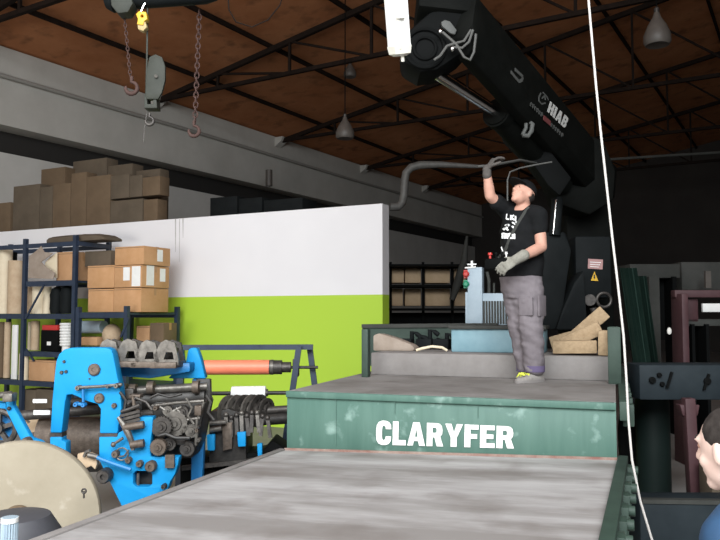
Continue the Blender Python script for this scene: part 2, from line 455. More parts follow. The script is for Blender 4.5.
# ------------------------------------------------------------------ truck
ZU = 1.14
FL = onZ(287, 391, ZU); FR = onZ(616, 403, ZU)
TX = (FR - FL).normalized(); TY = UP.cross(TX)
WT = (FR - FL).length
def T(x, y, z): return FL + TX * x + TY * y + UP * (z - ZU)      # x across, y rearwards-to-front from the face
def onFace(px, py, off=0.0): return onP(px, py, FL - TY * off, TY)
BL = onFace(285, 450); BR = onFace(618, 460)
NL = onP(45, 540, BL, TX)
_n = (BR - BL).cross(NL - BL).normalized()
NR = onP(600, 540, BL, _n)
NL = BL + (NL - BL) * 1.35; NR = BR + (NR - BR) * 1.35
yB = (onZ(370, 374.5, ZU) - FL).dot(TY)                          # foot of the rear step
truck = thing('flatbed_truck', T(WT / 2, yB, 0), 'grey-decked flatbed truck with green lettered cross panel, crane operator on its bed', 'truck')
dn = (NR - BL).cross(BR - BL).normalized()
if dn.z < 0: dn = -dn
build('lower_deck', MB().add([BL, BR, NR, NL, BL - UP * .13, BR - UP * .13, NR - UP * .13, NL - UP * .13], [(0, 1, 2, 3), (4, 7, 6, 5), (0, 4, 5, 1), (1, 5, 6, 2), (2, 6, 7, 3), (3, 7, 4, 0)]), M['deck'](), truck)
# raised neck: panel, deck
zb = min(BL.z, BR.z) - .12
mb = MB()
poly = [FL + UP * -.012, FR + UP * -.012, FR + UP * (zb - ZU), FL + UP * (zb - ZU)]
mb.prism(poly, TY * .05)
mb.box(T(WT / 2, -.008, ZU - .02), WT, .03, .045, (TX, TY, UP))
neck = build('cross_panel', mb, M['green'](), truck, bevel=.004)
q = [onFace(376.5, 420.5, .006), onFace(514.5, 426.5, .006), onFace(514, 448.5, .006), onFace(376, 444.5, .006)]
build('lettering', block_letters('CLARYFER', q), mat('worn_white_lettering', (.74, .74, .71), .6, 0, (.30, .40, .36), 11, .55, .78), neck)
# faint inset patch and seams on the panel
for (x0, y0, x1, y1) in ((336, 394, 336, 446), (395, 401, 478, 402), (478, 402, 478, 418), (395, 401, 395, 414)):
    build('panel_seam', MB().bar(onFace(x0, y0, .003), onFace(x1, y1, .003), .006, .006, TY), M['green'](), neck)
mb = MB()
mb.bar(BL + TY * -.006 + UP * .008, BR + TY * -.006 + UP * .008, .012, .016)
build('rust_seam', mb, M['rust'](), truck)
YE = yB + 1.9
mb = MB(); mb.box(T(WT / 2, (YE + .05) / 2, ZU - .03), WT, YE - .05, .06, (TX, TY, UP))
build('upper_deck', mb, M['deck2'](), truck)
# dusty step behind the operator
zS = onP(370, 352.5, T(0, yB, 0), TY).z
xS0 = (onP(371, 360, T(0, yB, 0), TY) - FL).dot(TX); xS1 = (onP(611, 360, T(0, yB, 0), TY) - FL).dot(TX)
mb = MB(); mb.box(T((xS0 + xS1) / 2, yB + .55, (zS + ZU) / 2), xS1 - xS0, 1.1, zS - ZU, (TX, TY, UP))
build('raised_step', mb, M['bench'](), truck, bevel=.01)
# headboard (left) and its frame
yH = yB + 1.12
def onH(px, py): return onP(px, py, T(0, yH, 0), TY)
a = onH(363, 326); c2 = onH(498, 325)
mb = MB(); mb.box(T((a - FL).dot(TX) / 2 + (c2 - FL).dot(TX) / 2, yH, (ZU + a.z) / 2), (c2 - a).dot(TX), .05, a.z - ZU, (TX, TY, UP))
build('headboard', mb, M['dgreen'](), truck)
mb = MB(); mb.bar(a, c2, .1, .04)
build('headboard_rail', mb, M['greypanel'](), truck)
# left side edge of raised bed, stake post
mb = MB()
p = onZ(366, 377, ZU); pt = onP(366, 329, p, TY)
mb.bar(p, V((p.x, p.y, pt.z)), .06, .08, TY)
build('stake_post', mb, M['dgreen'](), truck, bevel=.006)
mb = MB()
p = onZ(615, 384, ZU); pt = onP(615, 327, p, TY)
mb.bar(p, V((p.x, p.y, pt.z)), .1, .06, TY)
mb.bar(p + TY * .25, V((p.x, p.y, pt.z)) + TY * .25, .08, .05, TY)
build('stake_post', mb, M['dgreen'](), truck, bevel=.006)
# right-hand rave: rope rail with lugs along both decks
mb = MB()
off = TX * .05
mb.bar(FR + off - UP * .05, FR + off - UP * .05 + TY * YE, .06, .12)
for k in range(5): mb.box(FR + off * 1.5 + TY * (.15 + .38 * k) - UP * .09, .07, .09, .14, (TX, TY, UP))
build('side_rail', mb, M['dgreen'](), truck, bevel=.006)
mb = MB()
mb.bar(BR + TX * .03 - UP * .02, NR + TX * .03 - UP * .02, .06, .1)
for k in range(9):
    q2 = BR.lerp(NR, .06 + .105 * k) + TX * .06
    mb.box(q2 - UP * .07, .06, .1, .13, (TX, TY, UP)); mb.cyl(q2 - UP * .03, q2 - UP * .03 + TX * .06, .025, n=10)
build('side_rail', mb, M['dgreen'](), truck, bevel=.004)
mb = MB(); mb.bar(BL - TX * .02 - UP * .05, NL - TX * .02 - UP * .05, .05, .12)
build('side_rail', mb, M['bench'](), truck, bevel=.004)
# chassis and wheels below the decks
mb = MB()
for x in (.55, WT - .55):
    mb.bar(T(x, YE, .72), T(x, .1, .72), .1, .26); mb.bar(T(x, .1, .46), T(x, -1.9, .46), .1, .16)
    mb.bar(T(x, .1, .46), T(x, .1, .8), .1, .12, TY)
build('chassis', mb, M['oil'](), truck)
for x in (.16, WT - .3):
    for y in (.55, 1.6):
        mb = MB(); c0 = T(x, y, .47)
        mb.lathe([(.2, -.13), (.4, -.13), (.46, -.1), (.47, 0), (.46, .1), (.4, .13), (.2, .13)], c0, TX, 28)
        w = build('wheel', mb, M['rubber'](), truck)
        build('wheel_hub', MB().lathe([(.21, -.1), (.21, .1), (.1, .14), (.05, .16)], c0, TX, 16), M['dsteel'](), w)

# things lying on the step of the truck
def TP(px, py, y): return onP(px, py, T(0, y, 0), TY)            # on a cross plane of the truck
# pale teal box
yb = yB + .35
a = TP(451, 330, yb); b2 = TP(506, 330, yb)
bw = (b2 - a).dot(TX) + .34; zt = TP(451, 329, yb).z
bx = thing('tool_box', a + TX * bw / 2 + TY * .2 - UP * (a.z - zS), 'pale teal steel box behind the operator on the dusty truck step', 'tool box')
cc = V((0, 0, 0)) + T((a - FL).dot(TX) + bw / 2, yb + .2, (zS + zt) / 2)
build('box_body', MB().box(cc, bw, .4, zt - zS, (TX, TY, UP)), M['teal'](), bx, bevel=.012)
build('lid', MB().box(T((a - FL).dot(TX) + bw / 2, yb + .19, zt + .018), bw + .04, .45, .036, (TX, TY, UP)), M['greypanel'](), bx, bevel=.008)
# electric control cabinet behind the box
yc = yB + 1.55
zc = ZU
cb = thing('control_cabinet', TP(486, 320, yc) * 1 + UP * (zc - TP(486, 320, yc).z), 'pale grey-blue crane control cabinet with louvred panel beside the operator', 'cabinet')
def cabbox(x0, y0, x1, y1, dy0, dy1, mb):
    p, q = TP(x0, y1, yc + dy0), TP(x1, y0, yc + dy0)
    return mb.box(T(((p - FL).dot(TX) + (q - FL).dot(TX)) / 2, yc + (dy0 + dy1) / 2, (p.z + q.z) / 2), (q - p).dot(TX), dy1 - dy0, q.z - p.z, (TX, TY, UP))
mb = cabbox(468, 267, 482, 345, 0, .14, MB()); cabbox(465.5, 292, 469, 345, .02, .1, mb)
build('upright', mb, M['lblue'](), cb, bevel=.008)
mb = cabbox(482, 293, 512, 345, .02, .3, MB())
pn = build('panel', mb, M['lblue'](), cb, bevel=.008)
mb = MB()
for k in range(9): cabbox(483 + k * 2.8, 301, 484.6 + k * 2.8, 324, .008, .02, mb)
build('louvre', mb, M['greypanel'](), pn)
mb = MB(); p = TP(472, 267, yc + .07); mb.tube([p, p + UP * .07], .014); mb.bar(p + UP * .03 - TX * .05, p + UP * .03 + TX * .05, .02, .015); mb.tube([TP(465, 268, yc), TP(476, 267, yc)], .01)
build('lever', mb, M['white'](), cb)
for (y, mm, n) in ((274, 'red', 'red button'), (284, 'gled', 'green button')):
    p = TP(466, y, yc - .02); mb = MB(); mb.lathe([(.034, 0), (.034, .03), (.02, .045)], p + TY * .03, -TY, 14)
    mb.box(p + TY * .05, .06, .05, .09, (TX, TY, UP))
    tag(build('button', mb, M[mm](), cb), n)
mb = MB(); mb.tube([TP(489, 293, yc + .1), TP(489, 280, yc + .1), TP(487, 272, yc + .1)], .018, 8); mb.tube([TP(494, 293, yc + .1), TP(494, 283, yc + .1)], .012, 8)
build('valve_stem', mb, M['greypanel'](), cb)
# pale wood block on the left of the step
mb = MB()
rn = []
ya = yB + .25
for (px, pt, pb, dy) in ((373, 335, 352.5, .0), (379, 333, 353, .05), (395, 338, 353, .08), (410, 344, 353, .1), (414, 347, 353, .12)):
    u = TP(px, pt, ya + dy); l = TP(px, pb, ya + dy); l.z = zS
    rn.append([l, u, u + TY * .22 - UP * .01, V((l.x, l.y, zS)) + TY * .24])
mb.loft(rn)
tag(build('wood_block', mb, M['log'](), bevel=.015), 'pale tapered wooden block lying at the left end of the dusty step', 'wood block')
pts = [TP(x, y, ya + .02 * i) for i, (x, y) in enumerate(((416, 352), (422, 348.5), (432, 346.5), (442, 347.5), (447, 352)))]
for p in pts: p.z = max(p.z, zS + .014)
tag(build('hose_loop', MB().tube(pts, .013, 8), M['cream']()), 'thin pale hose loop lying on the step left of teal box', 'hose')
mb = MB()
for (x, y, r) in ((412, 332, .05), (420, 336, .06), (430, 330, .05), (438, 340, .06), (447, 334, .05)):
    p = TP(x, y, yB + .85); mb.tube([V((p.x, p.y, zS + .035)), p, p + TX * .05 - UP * .02, p + TX * .09 - UP * .05], r * .5, 8)
for (x, y) in ((405, 338), (425, 342), (442, 343)):
    p = TP(x, y, yB + .8); p.z = zS + .054; mb.box(p, .16, .14, .1, (TX, TY, UP))
tag(build('hydraulic_valve_bank', mb, M['slate'](), bevel=.01), 'dark hydraulic valves and pipes in front of the green headboard', 'valves')
# timber baulks piled on the right of the step
yt = yB + .13
def timber(x0, y0, x1, y1, lane, w, h, label, tilt=0.0):
    p0, p1 = TP(x0, y0, yt + lane), TP(x1, y1, yt + lane + tilt)
    lo = min(p0.z, p1.z); dz = zS + h * .5 + .012 - lo
    if abs(p0.z - p1.z) > .02: dz += .012
    if abs(p1.x - p0.x) < .1: dz = zS + .004 - lo
    mb = MB(); mb.bar(p0 + UP * dz, p1 + UP * dz, w, h)
    tag(build('timber_baulk', mb, M['timber'](), bevel=.008), label, 'timber', 'timber baulks piled on the truck step')
timber(553, 347, 597, 346.5, .0, .12, .11, 'timber baulk lying flat at the front of the pile')
timber(562, 344, 601, 327, .15, .12, .12, 'thick timber baulk leaning across the middle of the pile')
timber(568, 342, 605, 310, .31, .12, .13, 'tallest timber baulk standing aslant at the back of the pile')
timber(604, 350, 604.2, 325, .0, .11, .1, 'short timber post standing upright at right end of the pile')
timber(551, 346, 592, 335, .47, .12, .12, 'timber baulk low behind the others at the rear of the pile')

# ------------------------------------------------------------------ loader crane
BK = M['black']()
kx = DH(590, 330, 8.3)
crane = thing('loader_crane', V((kx.x, kx.y, ZU)), 'big black truck loader crane with lettered boom over the operator', 'crane')
def dbox(px0, py0, px1, py1, d0, d1, mb, z0=None):
    p, q = DH(px0, py1, d0), DH(px1, py0, d0)
    zlo = p.z if z0 is None else z0
    c0 = (p + q) / 2; c0.z = (zlo + q.z) / 2
    return mb.box(c0 + FH * (d1 - d0) / 2, (q - p).dot(RH), d1 - d0, q.z - zlo, (RH, FH, UP))
mb = dbox(568, 172, 612, 316, 8.3, 8.75, MB(), z0=ZU)
mb.lathe([(.36, 0), (.36, .35), (.26, .45)], DH(590, 330, 8.55) * 1 + UP * (ZU - DH(590, 330, 8.55).z), UP, 24)
build('column', mb, BK, crane, bevel=.03)
# boom
T0 = DH(607, 152, 8.2); T1 = DH(484, 0, 6.0)
ax = (T1 - T0).normalized()
sd = ax.cross(UP).normalized()
if sd.dot(C - T0) < 0: sd = -sd
bu = sd.cross(ax).normalized()
if bu.z < 0: bu = -bu
L = (T1 - T0).length
H0, H1, BWD = .56, .50, .26
def Bm(t, u, s): return T0 + ax * (t * L) + bu * u + sd * s       # u<=0 below the top edge, s<=0 behind visible side
mb = MB()
def sec(t, h): return [Bm(t, 0, -.04), Bm(t, -.04, 0), Bm(t, -h + .1, 0), Bm(t, -h, -.08), Bm(t, -h, -BWD + .08), Bm(t, -h + .1, -BWD), Bm(t, -.04, -BWD), Bm(t, 0, -BWD + .04)]
mb.loft([sec(-.12, .50), sec(0, H0), sec(.45, .53), sec(1.0, H1), sec(1.04, H1 - .1)])
boom = build('boom', mb, BK, crane, bevel=.01, sharp=25)
def onB(px, py, lift=.004): return onP(px, py, T0 + sd * lift, sd)
build('lettering', block_letters('HIAB', [onB(550.2, 101.3), onB(568.8, 118.6), onB(564.6, 128.6), onB(547.2, 111.8)], .13), M['textlight'](), boom)
mb = MB()
def stroke(pts, w, lift=.003):
    ps = [onB(x, y, lift) for x, y in pts]
    for a, b in zip(ps[:-1], ps[1:]): mb.bar(a, b, w, .004, sd)
# faint second line: broken strokes either side of the dull red block
for k in range(6):
    x = 530.5 + k * 2.1; y = 103.5 + k * 2.05
    stroke([(x, y), (x + (1.8 if k % 2 else .8), y + (.4 if k % 2 else 1.6))], .03); stroke([(x + 1.2, y - .4), (x - .2, y + 2)], .018)
build('decal_strokes', mb, M['textgrey'](), boom); mb = MB()
for k in range(6):
    x = 551 + k * 2.1; y = 124.2 + k * 2.0
    stroke([(x, y), (x + (1.8 if k % 2 else .8), y + (.4 if k % 2 else 1.6))], .03); stroke([(x + 1.2, y - .4), (x - .2, y + 2)], .018)
build('decal_strokes', mb, M['textgrey'](), boom)
mb = MB(); stroke([(543.5, 117.5), (550.5, 123.5)], .05); tag(build('decal_block', mb, M['decalred'](), boom), 'dull red decal block')
mb = MB()
ring = [(541, 93), (539, 97), (539, 101), (541.5, 104), (545.5, 103)]
stroke(ring, .016); stroke([(543, 92.5), (547, 97), (548.5, 100)], .016); stroke([(542, 98), (545, 96), (545.5, 100)], .016)
build('emblem', mb, M['textgrey'](), boom)
mb = MB(); stroke([(511, 72), (515.5, 77.5), (519, 81.5), (522, 80), (523, 77)], .03); stroke([(515, 69.5), (520.5, 74.5), (523, 77)], .03)
build('handrail_clip', mb, M['textgrey'](), boom)
mb = MB()
cl = [DH(x, y, 6.84) for x, y in ((529, 122), (532.5, 124), (531.5, 131), (528, 136), (522.5, 135))]
mb.tube(cl, .022, 8); mb.tube([DH(x, y, 6.84) for x, y in ((526, 121), (526, 128), (522.5, 135))], .018, 8)
build('hose_clamp', mb, M['textgrey'](), crane)
# lift cylinder under the boom
mb = MB(); mb.cyl(DH(430, 70, 6.15), DH(500, 115, 6.85), .045, n=18)
build('piston_rod', mb, M['chrome'](), crane)
mb = MB(); mb.cyl(DH(496, 112.5, 6.81), DH(562, 185, 7.9), .12, n=20); mb.cyl(DH(496, 112.5, 6.81), DH(502, 117, 6.9), .14, n=20)
build('lift_cylinder', mb, BK, crane)
mb = MB()
mb.prism([DH(x, y, 7.3) for x, y in ((500, 116), (514, 112), (528, 126), (550, 150), (572, 178), (560, 196), (548, 185), (530, 160), (508, 138))], FH * .25)
build('boom_bracket', mb, M['black2'](), crane, bevel=.02)
# knuckle at the top of the column
mb = MB(); mb.prism([DH(x, y, 7.9) for x, y in ((556, 150), (575, 130), (604, 140), (616, 170), (614, 200), (590, 215), (562, 205), (552, 180))], FH * .5)
build('knuckle', mb, BK, crane, bevel=.03)
# boom head at near end with short upper arm, hoses and cover plate
mb = MB(); mb.prism([DH(x, y, 5.95) for x, y in ((403, 62), (402, 46), (410, 28), (428, 12), (452, 4), (476, 12), (478, 36), (462, 54), (440, 69), (420, 72))], FH * .42)
hd = build('boom_head', mb, M['black2'](), crane, bevel=.05)
mb = MB(); mb.bar(DH(444, 26, 6.15), DH(452, -60, 6.3), .5, .5, FH)
build('outer_arm', mb, BK, crane, bevel=.04)
mb = MB(); mb.prism([DH(x, y, 5.9) for x, y in ((441, 22), (445, 19.5), (450, 21), (457, 30), (455, 34.5), (450, 33), (442, 26))], FH * .04)
build('cover_plate', mb, M['textgrey'](), hd, bevel=.008)
mb = MB()
for pts in (((441, 31), (447, 36), (456, 44), (464, 57), (470, 60), (474, 52), (476, 34)), ((434, 60), (440, 56), (447, 46), (453, 44), (464, 41), (471, 30)), ((452, 47), (462, 48), (469, 42), (473, 30))):
    mb.tube([DH(x, y, 5.86) for x, y in pts], .011, 8)
build('hose', mb, M['hose'](), hd)
build('hose_fitting', MB().sphere(DH(452.5, 49, 5.86), .02), M['chrome'](), hd)
build('hose_fitting', MB().sphere(DH(440.5, 31.5, 5.86), .02), M['chrome'](), hd)
mb = MB()
mb.torus(DH(425, 48, 5.94), .16, .018, FH, 28); mb.torus(DH(425, 48, 5.94), .09, .014, FH, 24)
build('pivot_ring', mb, M['black2'](), hd)
# control hose hanging off the bracket down past the operator's hand
mb = MB(); mb.tube([DH(x, y, 6.9) for x, y in ((552, 162), (540, 164), (520, 168), (510, 172), (507.5, 180), (507.5, 205))], .008, 8)
build('control_hose', mb, M['hose'](), crane)
mb = MB(); mb.tube([DH(478, 166.5, 6.38), DH(491, 165.5, 6.4), DH(520, 160, 6.8), DH(545, 165, 7.6)], .012, 8)
build('hand_hose', mb, M['hose'](), crane)
# slewing ram and cabinets beside the column
mb = MB(); mb.cyl(DH(554.5, 236, 7.7), DH(557.5, 198, 7.75), .06, n=18)
build('slew_ram_rod', mb, M['slate'](), crane)
mb = MB(); mb.cyl(DH(553.2, 234, 7.64), DH(556.2, 200, 7.69), .009, n=10)
build('slew_ram_tube', mb, M['chrome'](), crane)
mb = MB(); mb.prism([DH(x, y, 7.7) for x, y in ((536, 240), (545, 232), (566, 232), (572, 250), (564, 306), (556, 330), (530, 330), (530, 270))], FH * .4)
build('ram_housing', mb, M['slate'](), crane, bevel=.03)
mb = MB(); mb.prism([DH(x, y, 7.65) for x, y in ((556, 330), (564, 306), (574, 283), (584, 270), (588, 330))], FH * .35)
build('stabiliser_brace', mb, M['slate'](), crane, bevel=.02)
mb = dbox(576, 236, 611, 298, 7.85, 8.3, MB())
cabt = build('control_housing', mb, M['slate'](), crane, bevel=.025)
def plate(name, x0, y0, x1, y1, d, m, parent):
    return build(name, MB().add([DH(x0, y0, d), DH(x1, y0 + .9, d), DH(x1 - .4, y1 + .9, d), DH(x0 - .4, y1, d)], [(0, 1, 2, 3)]), m, parent)
lb = plate('warning_label', 588.2, 258.7, 603, 268.5, 7.84, M['labelpink'](), cabt)
mb = MB()
for k in range(3): mb.bar(DH(590, 262 + 2.2 * k, 7.835), DH(601 - k, 262.7 + 2.2 * k, 7.835), .006, .002, FH)
build('label_line', mb, M['white'](), lb)
tr = build('warning_triangle', MB().add([DH(594.5, 271.5, 7.84), DH(598.3, 281, 7.84), DH(590.7, 280.6, 7.84)], [(0, 1, 2)]), M['yellow'](), cabt)
build('triangle_mark', MB().bar(DH(594.5, 274.5, 7.83), DH(594.5, 278.3, 7.83), .014, .002, FH), M['pinstripe'](), tr)
mb = MB(); mb.torus(DH(604, 300, 7.84), .075, .016, FH, 20, u=RH); mb.cyl(DH(590, 300, 7.8), DH(590, 300, 7.95), .06); mb.cyl(DH(593, 308, 7.7), DH(596, 318, 7.7), .035)
build('hydraulic_port', mb, M['dsteel'](), crane)

# ------------------------------------------------------------------ racks against the partition
def SP(px, py, off=1.0): return PWp(px, py, off)
RF, RB = 1.0, .45
def rack(xs, tops, decks, label, rail_y, RF=1.0, RB=.3, spans=None):
    z_of = [SP(50, y, RF).z for y in decks]
    p0, p1 = SP(xs[0], 312, RF), SP(xs[-1], 312, RF)
    r = thing('storage_rack', V(((p0.x + p1.x) / 2, (p0.y + p1.y) / 2, 0)), label, 'rack', 'navy steel racks along the partition')
    for x, ty in zip(xs, tops):
        f = SP(x, ty, RF); b = f - PN * (RF - RB)
        build('post', MB().bar(V((f.x, f.y, 0)), f, .07, .06, PN), M['navy'](), r)
        build('post', MB().bar(V((b.x, b.y, 0)), b, .07, .06, PN), M['navy'](), r)
    a, b = V((p0.x, p0.y, 0)), V((p1.x, p1.y, 0))
    for z, xr in zip(z_of, spans or [None] * len(z_of)):
        a2, b2 = a, b
        if xr:
            a2, b2 = SP(xr[0], 312, RF), SP(xr[1], 312, RF); a2.z = b2.z = 0
        mb = MB(); mid = (a2 + b2) / 2 - PN * (RF - RB) / 2
        mb.box(mid + UP * (z - .02), (b2 - a2).length, RF - RB, .03, (PD, PN, UP))
        for o in (0, RF - RB): mb.bar(a2 - PN * o + UP * (z - .04), b2 - PN * o + UP * (z - .04), .04, .085)
        build('shelf', mb, M['navy'](), r)
    for z in rail_y:
        mb = MB()
        for o in (0, RF - RB): mb.bar(a - PN * o + UP * z, b - PN * o + UP * z, .04, .07)
        for q in (a, b): mb.bar(q + UP * z, q - PN * (RF - RB) + UP * z, .04, .07)
        build('top_rail', mb, M['navy'](), r)
    return r, z_of, a, b
zt = SP(50, 245, RF).z
r1, Z1, ra, rb = rack((-24, 26, 76), (241, 239, 235), (281, 314, 352, 382), 'tall navy steel rack at far left holding upright paper rolls', [zt], spans=[(26, 76), None, (26, 76), None])
build('brace', MB().bar(SP(26, 318, RF + .03), SP(44, 285, RF + .03), .03, .02, PN), M['navy'](), r1)
build('brace', MB().bar(SP(26, 349, RF + .03), SP(34, 361, RF + .03), .03, .02, PN), M['navy'](), r1)
r2, Z2, rc, rd = rack((79, 127), (307, 306), (312.5, 346, 383), 'low navy steel rack with orange-tan cartons stacked on top', [], 1.3, .2)
build('brace', MB().bar(SP(129, 318, 1.33), SP(121, 337, 1.33), .035, .02, PN), M['navy'](), r2)
Z1a, Z1b, Z1c, Z1d = [z + .006 for z in Z1]; Z1e = .002; Z2a, Z2b, Z2c = [z + .006 for z in Z2]

def carton(px0, px1, pt, zb, off, dep, m, label, yaw=0.0, group=None, name='carton', tape=True, sticker=None, cat='box', h=None, parent=None):
    a, b = PWp(px0, 300, off), PWp(px1, 300, off)
    top = PWp((px0 + px1) / 2, pt, off).z if h is None else zb + h
    w = (b - a).length
    if yaw:
        c, s = math.cos(yaw), math.sin(yaw)
        w = w / (abs(c) + abs(s) * dep / max(w, .01)) if dep > 0 else w
    X = (-PD) * math.cos(yaw) + PN * math.sin(yaw); Y = UP.cross(X)
    mid = (a + b) / 2 - PN * dep / 2
    mid = V((mid.x, mid.y, 0))
    hh = top - zb
    t = thing(name, mid + UP * zb, label, cat, group)
    build('body', MB().box(mid + UP * (zb + hh / 2), w, dep, hh, (X, Y, UP)), m, t, bevel=.006)
    if tape:
        mb = MB(); mb.box(mid + UP * (zb + hh + .001), w + .004, .05, .004, (X, Y, UP))
        mb.box(mid - X * (w / 2 + .001) + UP * (zb + hh * .85), .003, .05, hh * .3, (X, Y, UP)); mb.box(mid + X * (w / 2 + .001) + UP * (zb + hh * .85), .003, .05, hh * .3, (X, Y, UP))
        build('tape', mb, M['tape'](), t)
        mb = MB(); mb.box(mid - Y * (dep / 2 + .0005) + UP * (zb + hh * .93), w * .99, .002, .006, (X, Y, UP))
        build('flap_seam', mb, M['carton3'](), t)
    for st in sticker or ():
        f, fx, fz, sw, sh = st
        if f == 'f': p = mid - Y * (dep / 2 + .002) + X * (w * fx) + UP * (zb + hh * fz); build('sticker', MB().box(p, sw, .003, sh, (X, Y, UP)), M['paper'](), t)
        else: p = mid + X * (w / 2 + .002) + Y * (dep * fx) + UP * (zb + hh * fz); build('sticker', MB().box(p, .003, sw, sh, (X, Y, UP)), M['paper'](), t)
    return t
GC = 'orange-tan cartons stacked on the low rack'
c2 = M['carton2']()
carton(88, 113.3, 289, Z2a, 1.1, .6, c2, 'left carton in the bottom layer on the low rack', group=GC)
carton(113.7, 141, 288, Z2a, 1.1, .6, c2, 'right carton in the bottom layer on the low rack', group=GC)
zl = PWp(128, 288, 1.1).z + .008
carton(87, 113.6, 265.5, zl, 1.12, .6, c2, 'left carton in middle layer, with faint dark markings, on the low rack', group=GC)
carton(114, 141.3, 265.5, zl, 1.12, .6, c2, 'carton with four white stickers on two faces, right in the middle layer', group=GC, sticker=(('f', -.05, .62, .13, .2), ('f', .3, .5, .17, .3), ('s', -.2, .55, .16, .3), ('s', .25, .6, .12, .2)))
zl2 = PWp(128, 265.5, 1.12).z + .008
carton(114, 143, 246.5, zl2, 1.12, .58, c2, 'topmost carton of the stack on the low rack', group=GC, sticker=(('s', .1, .55, .12, .18),))
carton(84, 110, 251, PWp(100, 265.3, 1.12).z + .012, .85, .3, M['carton3'](), 'dull brown carton lying on the middle layer, left of topmost carton')
# dark handwriting-like scuffs on one carton are left in its own mesh
# tall rack contents
tg = 'rolls standing on the tall rack'
def vroll(px0, px1, pt, zb, off, m, label, name='paper_roll', core=True, group=tg, cat='roll'):
    a, b = PWp(px0, 300, off), PWp(px1, 300, off); r = (b - a).length / 2
    c0 = (a + b) / 2; c0.z = zb; top = PWp((px0 + px1) / 2, pt, off).z
    t = thing(name, c0, label, cat, group)
    build('wrap', MB().lathe([(r * .35, .0), (r, 0), (r, top - zb), (r * .45, top - zb), (r * .42, top - zb - .03)], c0, UP, 20), m, t)
    if core: build('core', MB().ring(c0 + UP * (top - zb - .02), UP, r * .3, r * .44, .05, 16), M['carton4'](), t)
    return t
vroll(-10, -1, 252, Z1b, .8, M['kraft'](), 'tan paper roll on the tall rack, cut by the photo edge')
vroll(0, 9, 250, Z1b, .8, M['cream'](), 'tall cream paper roll, first whole one on the tall rack')
vroll(10.5, 22, 261, Z1b, .85, M['kraft'](), 'kraft paper roll with dark plug beside the tall cream roll', core=False)
mb = MB(); q = PWp(15, 257, .66); mb.box(q, .07, .05, .17, (PD, PN, UP)); 
tag(build('roll_plug', mb, M['black2'](), bevel=.01), 'black block sticking up behind the kraft paper roll', 'block')
vroll(28, 34, 287, Z1b, .75, M['kraft'](), 'narrow kraft paper roll just right of the second rack post')
vroll(34.5, 44, 287, Z1b, .75, M['cream'](), 'cream paper roll below the torn cardboard sheet')
vroll(44.5, 50, 287, Z1b, .75, M['cream'](), 'slim cream paper roll beside the black bags')
for (x0, x1, y, l) in ((52, 61, 287, 'left slumped black bag beside the slim cream roll on the rack'), (62, 72, 286, 'right slumped black bag next to the third rack post')):
    a, b = PWp(x0, 300, .85), PWp(x1, 300, .85); r = (b - a).length / 2; c0 = (a + b) / 2; c0.z = Z1b; h = PWp(x0, y, .85).z - Z1b
    mb = MB(); mb.lathe([(r * .8, 0), (r, h * .15), (r * .95, h * .5), (r * 1.02, h * .7), (r * .7, h * .93), (r * .2, h)], c0, UP, 16)
    tag(build('black_bag', mb, M['slate']()), l, 'bag')
# torn sheet leaning, upper tier
mb = MB(); mb.prism([PWp(x, y, 1.10) for x, y in ((28, 278), (29, 256), (36, 251), (41, 246), (44, 252), (53, 253), (41, 262), (46, 267), (55, 273), (53, 279))], -PN * .012)
tag(build('torn_cardboard', mb, M['log']()), 'torn grey cardboard sheet jutting from the upper shelf of tall rack', 'cardboard')
carton(56, 73, 252, Z1a, .95, .4, M['carton'](), 'open tan carton standing on the upper shelf between two posts')
q0 = [PWp(x, y, 1.0) for x, y in ((45, 263), (50, 257), (57, 252.5), (57, 278), (46, 275))]
tag(build('carton_flap_sheet', MB().prism(q0, -PN * .01), M['cream']()), 'pale cardboard flap folded out beside the open tan carton', 'cardboard')
# bundle lying on the very top
mb = MB(); 
rn = []
for (px, hh) in ((56, .07), (58, .11), (70, .12), (90, .12), (104, .11), (110, .09), (113, .05)):
    q = PWp(px, 246, .7); q.z = zt + .05
    rn.append([q + PN * .2, q + PN * .2 + UP * hh * .7, q + PN * .1 + UP * hh, q - PN * .1 + UP * hh, q - PN * .2 + UP * hh * .7, q - PN * .2])
mb.loft(rn)
tag(build('cardboard_bundle', mb, M['carton3'](), bevel=.01), 'long flat brown cardboard bundle lying on top of the tall rack', 'cardboard')
# second tier down
for i, (x0, x1, m, l) in enumerate(((-6, 0, 'kraft', 'brown paper roll at photo edge on the rack below'), (.5, 5.2, 'carton4', 'thin brown tube left of white board, under the main shelf'), (6.5, 11, 'kraft', 'kraft tube touching the white board, under the main shelf'))):
    vroll(x0, x1, 322, Z1d, .8, M[m](), l, core=False, group='tubes under the main shelf')
a, b = PWp(11.5, 378, .95), PWp(18, 325, .95)
tag(build('white_board', MB().box((a + b) / 2 * 1 + UP * (Z1d - a.z) / 2, (a - b).dot(PD), .03, b.z - Z1d, (PD, PN, UP)), M['paper'](), bevel=.004), 'narrow white board standing on lower shelf at second rack post', 'board')
vroll(29.5, 32.6, 322, Z1c, .7, M['cream'](), 'cream tube on the second shelf right of the white board', group='tubes under the main shelf')
vroll(33, 39, 321, Z1c, .75, M['kraft'](), 'kraft tube on the second shelf behind the red-topped gadget', group='tubes under the main shelf')
g = PWp(49, 345, .95); g.z = Z1c
t = thing('gadget_box', g, 'black gadget box with red top and white mark on the second shelf', 'gadget')
def at(px, py, off): return PWp(px, py, off)
a, b = at(40, 330, .95), at(57, 330, .95); w = (b - a).length; hh = at(48, 325, .95).z - Z1c
build('body', MB().box(g - PN * .1 + UP * hh * .4, w, .2, hh * .8, (PD, PN, UP)), M['black2'](), t, bevel=.01)
build('red_cap', MB().box(g - PN * .1 + UP * hh * .9, w * .9, .2, hh * .2, (PD, PN, UP)), M['red'](), t, bevel=.01)
build('white_mark', MB().box(g + PN * .003 + UP * hh * .3, .09, .004, .06, (PD, PN, UP)), M['paper'](), t)
mb = MB()
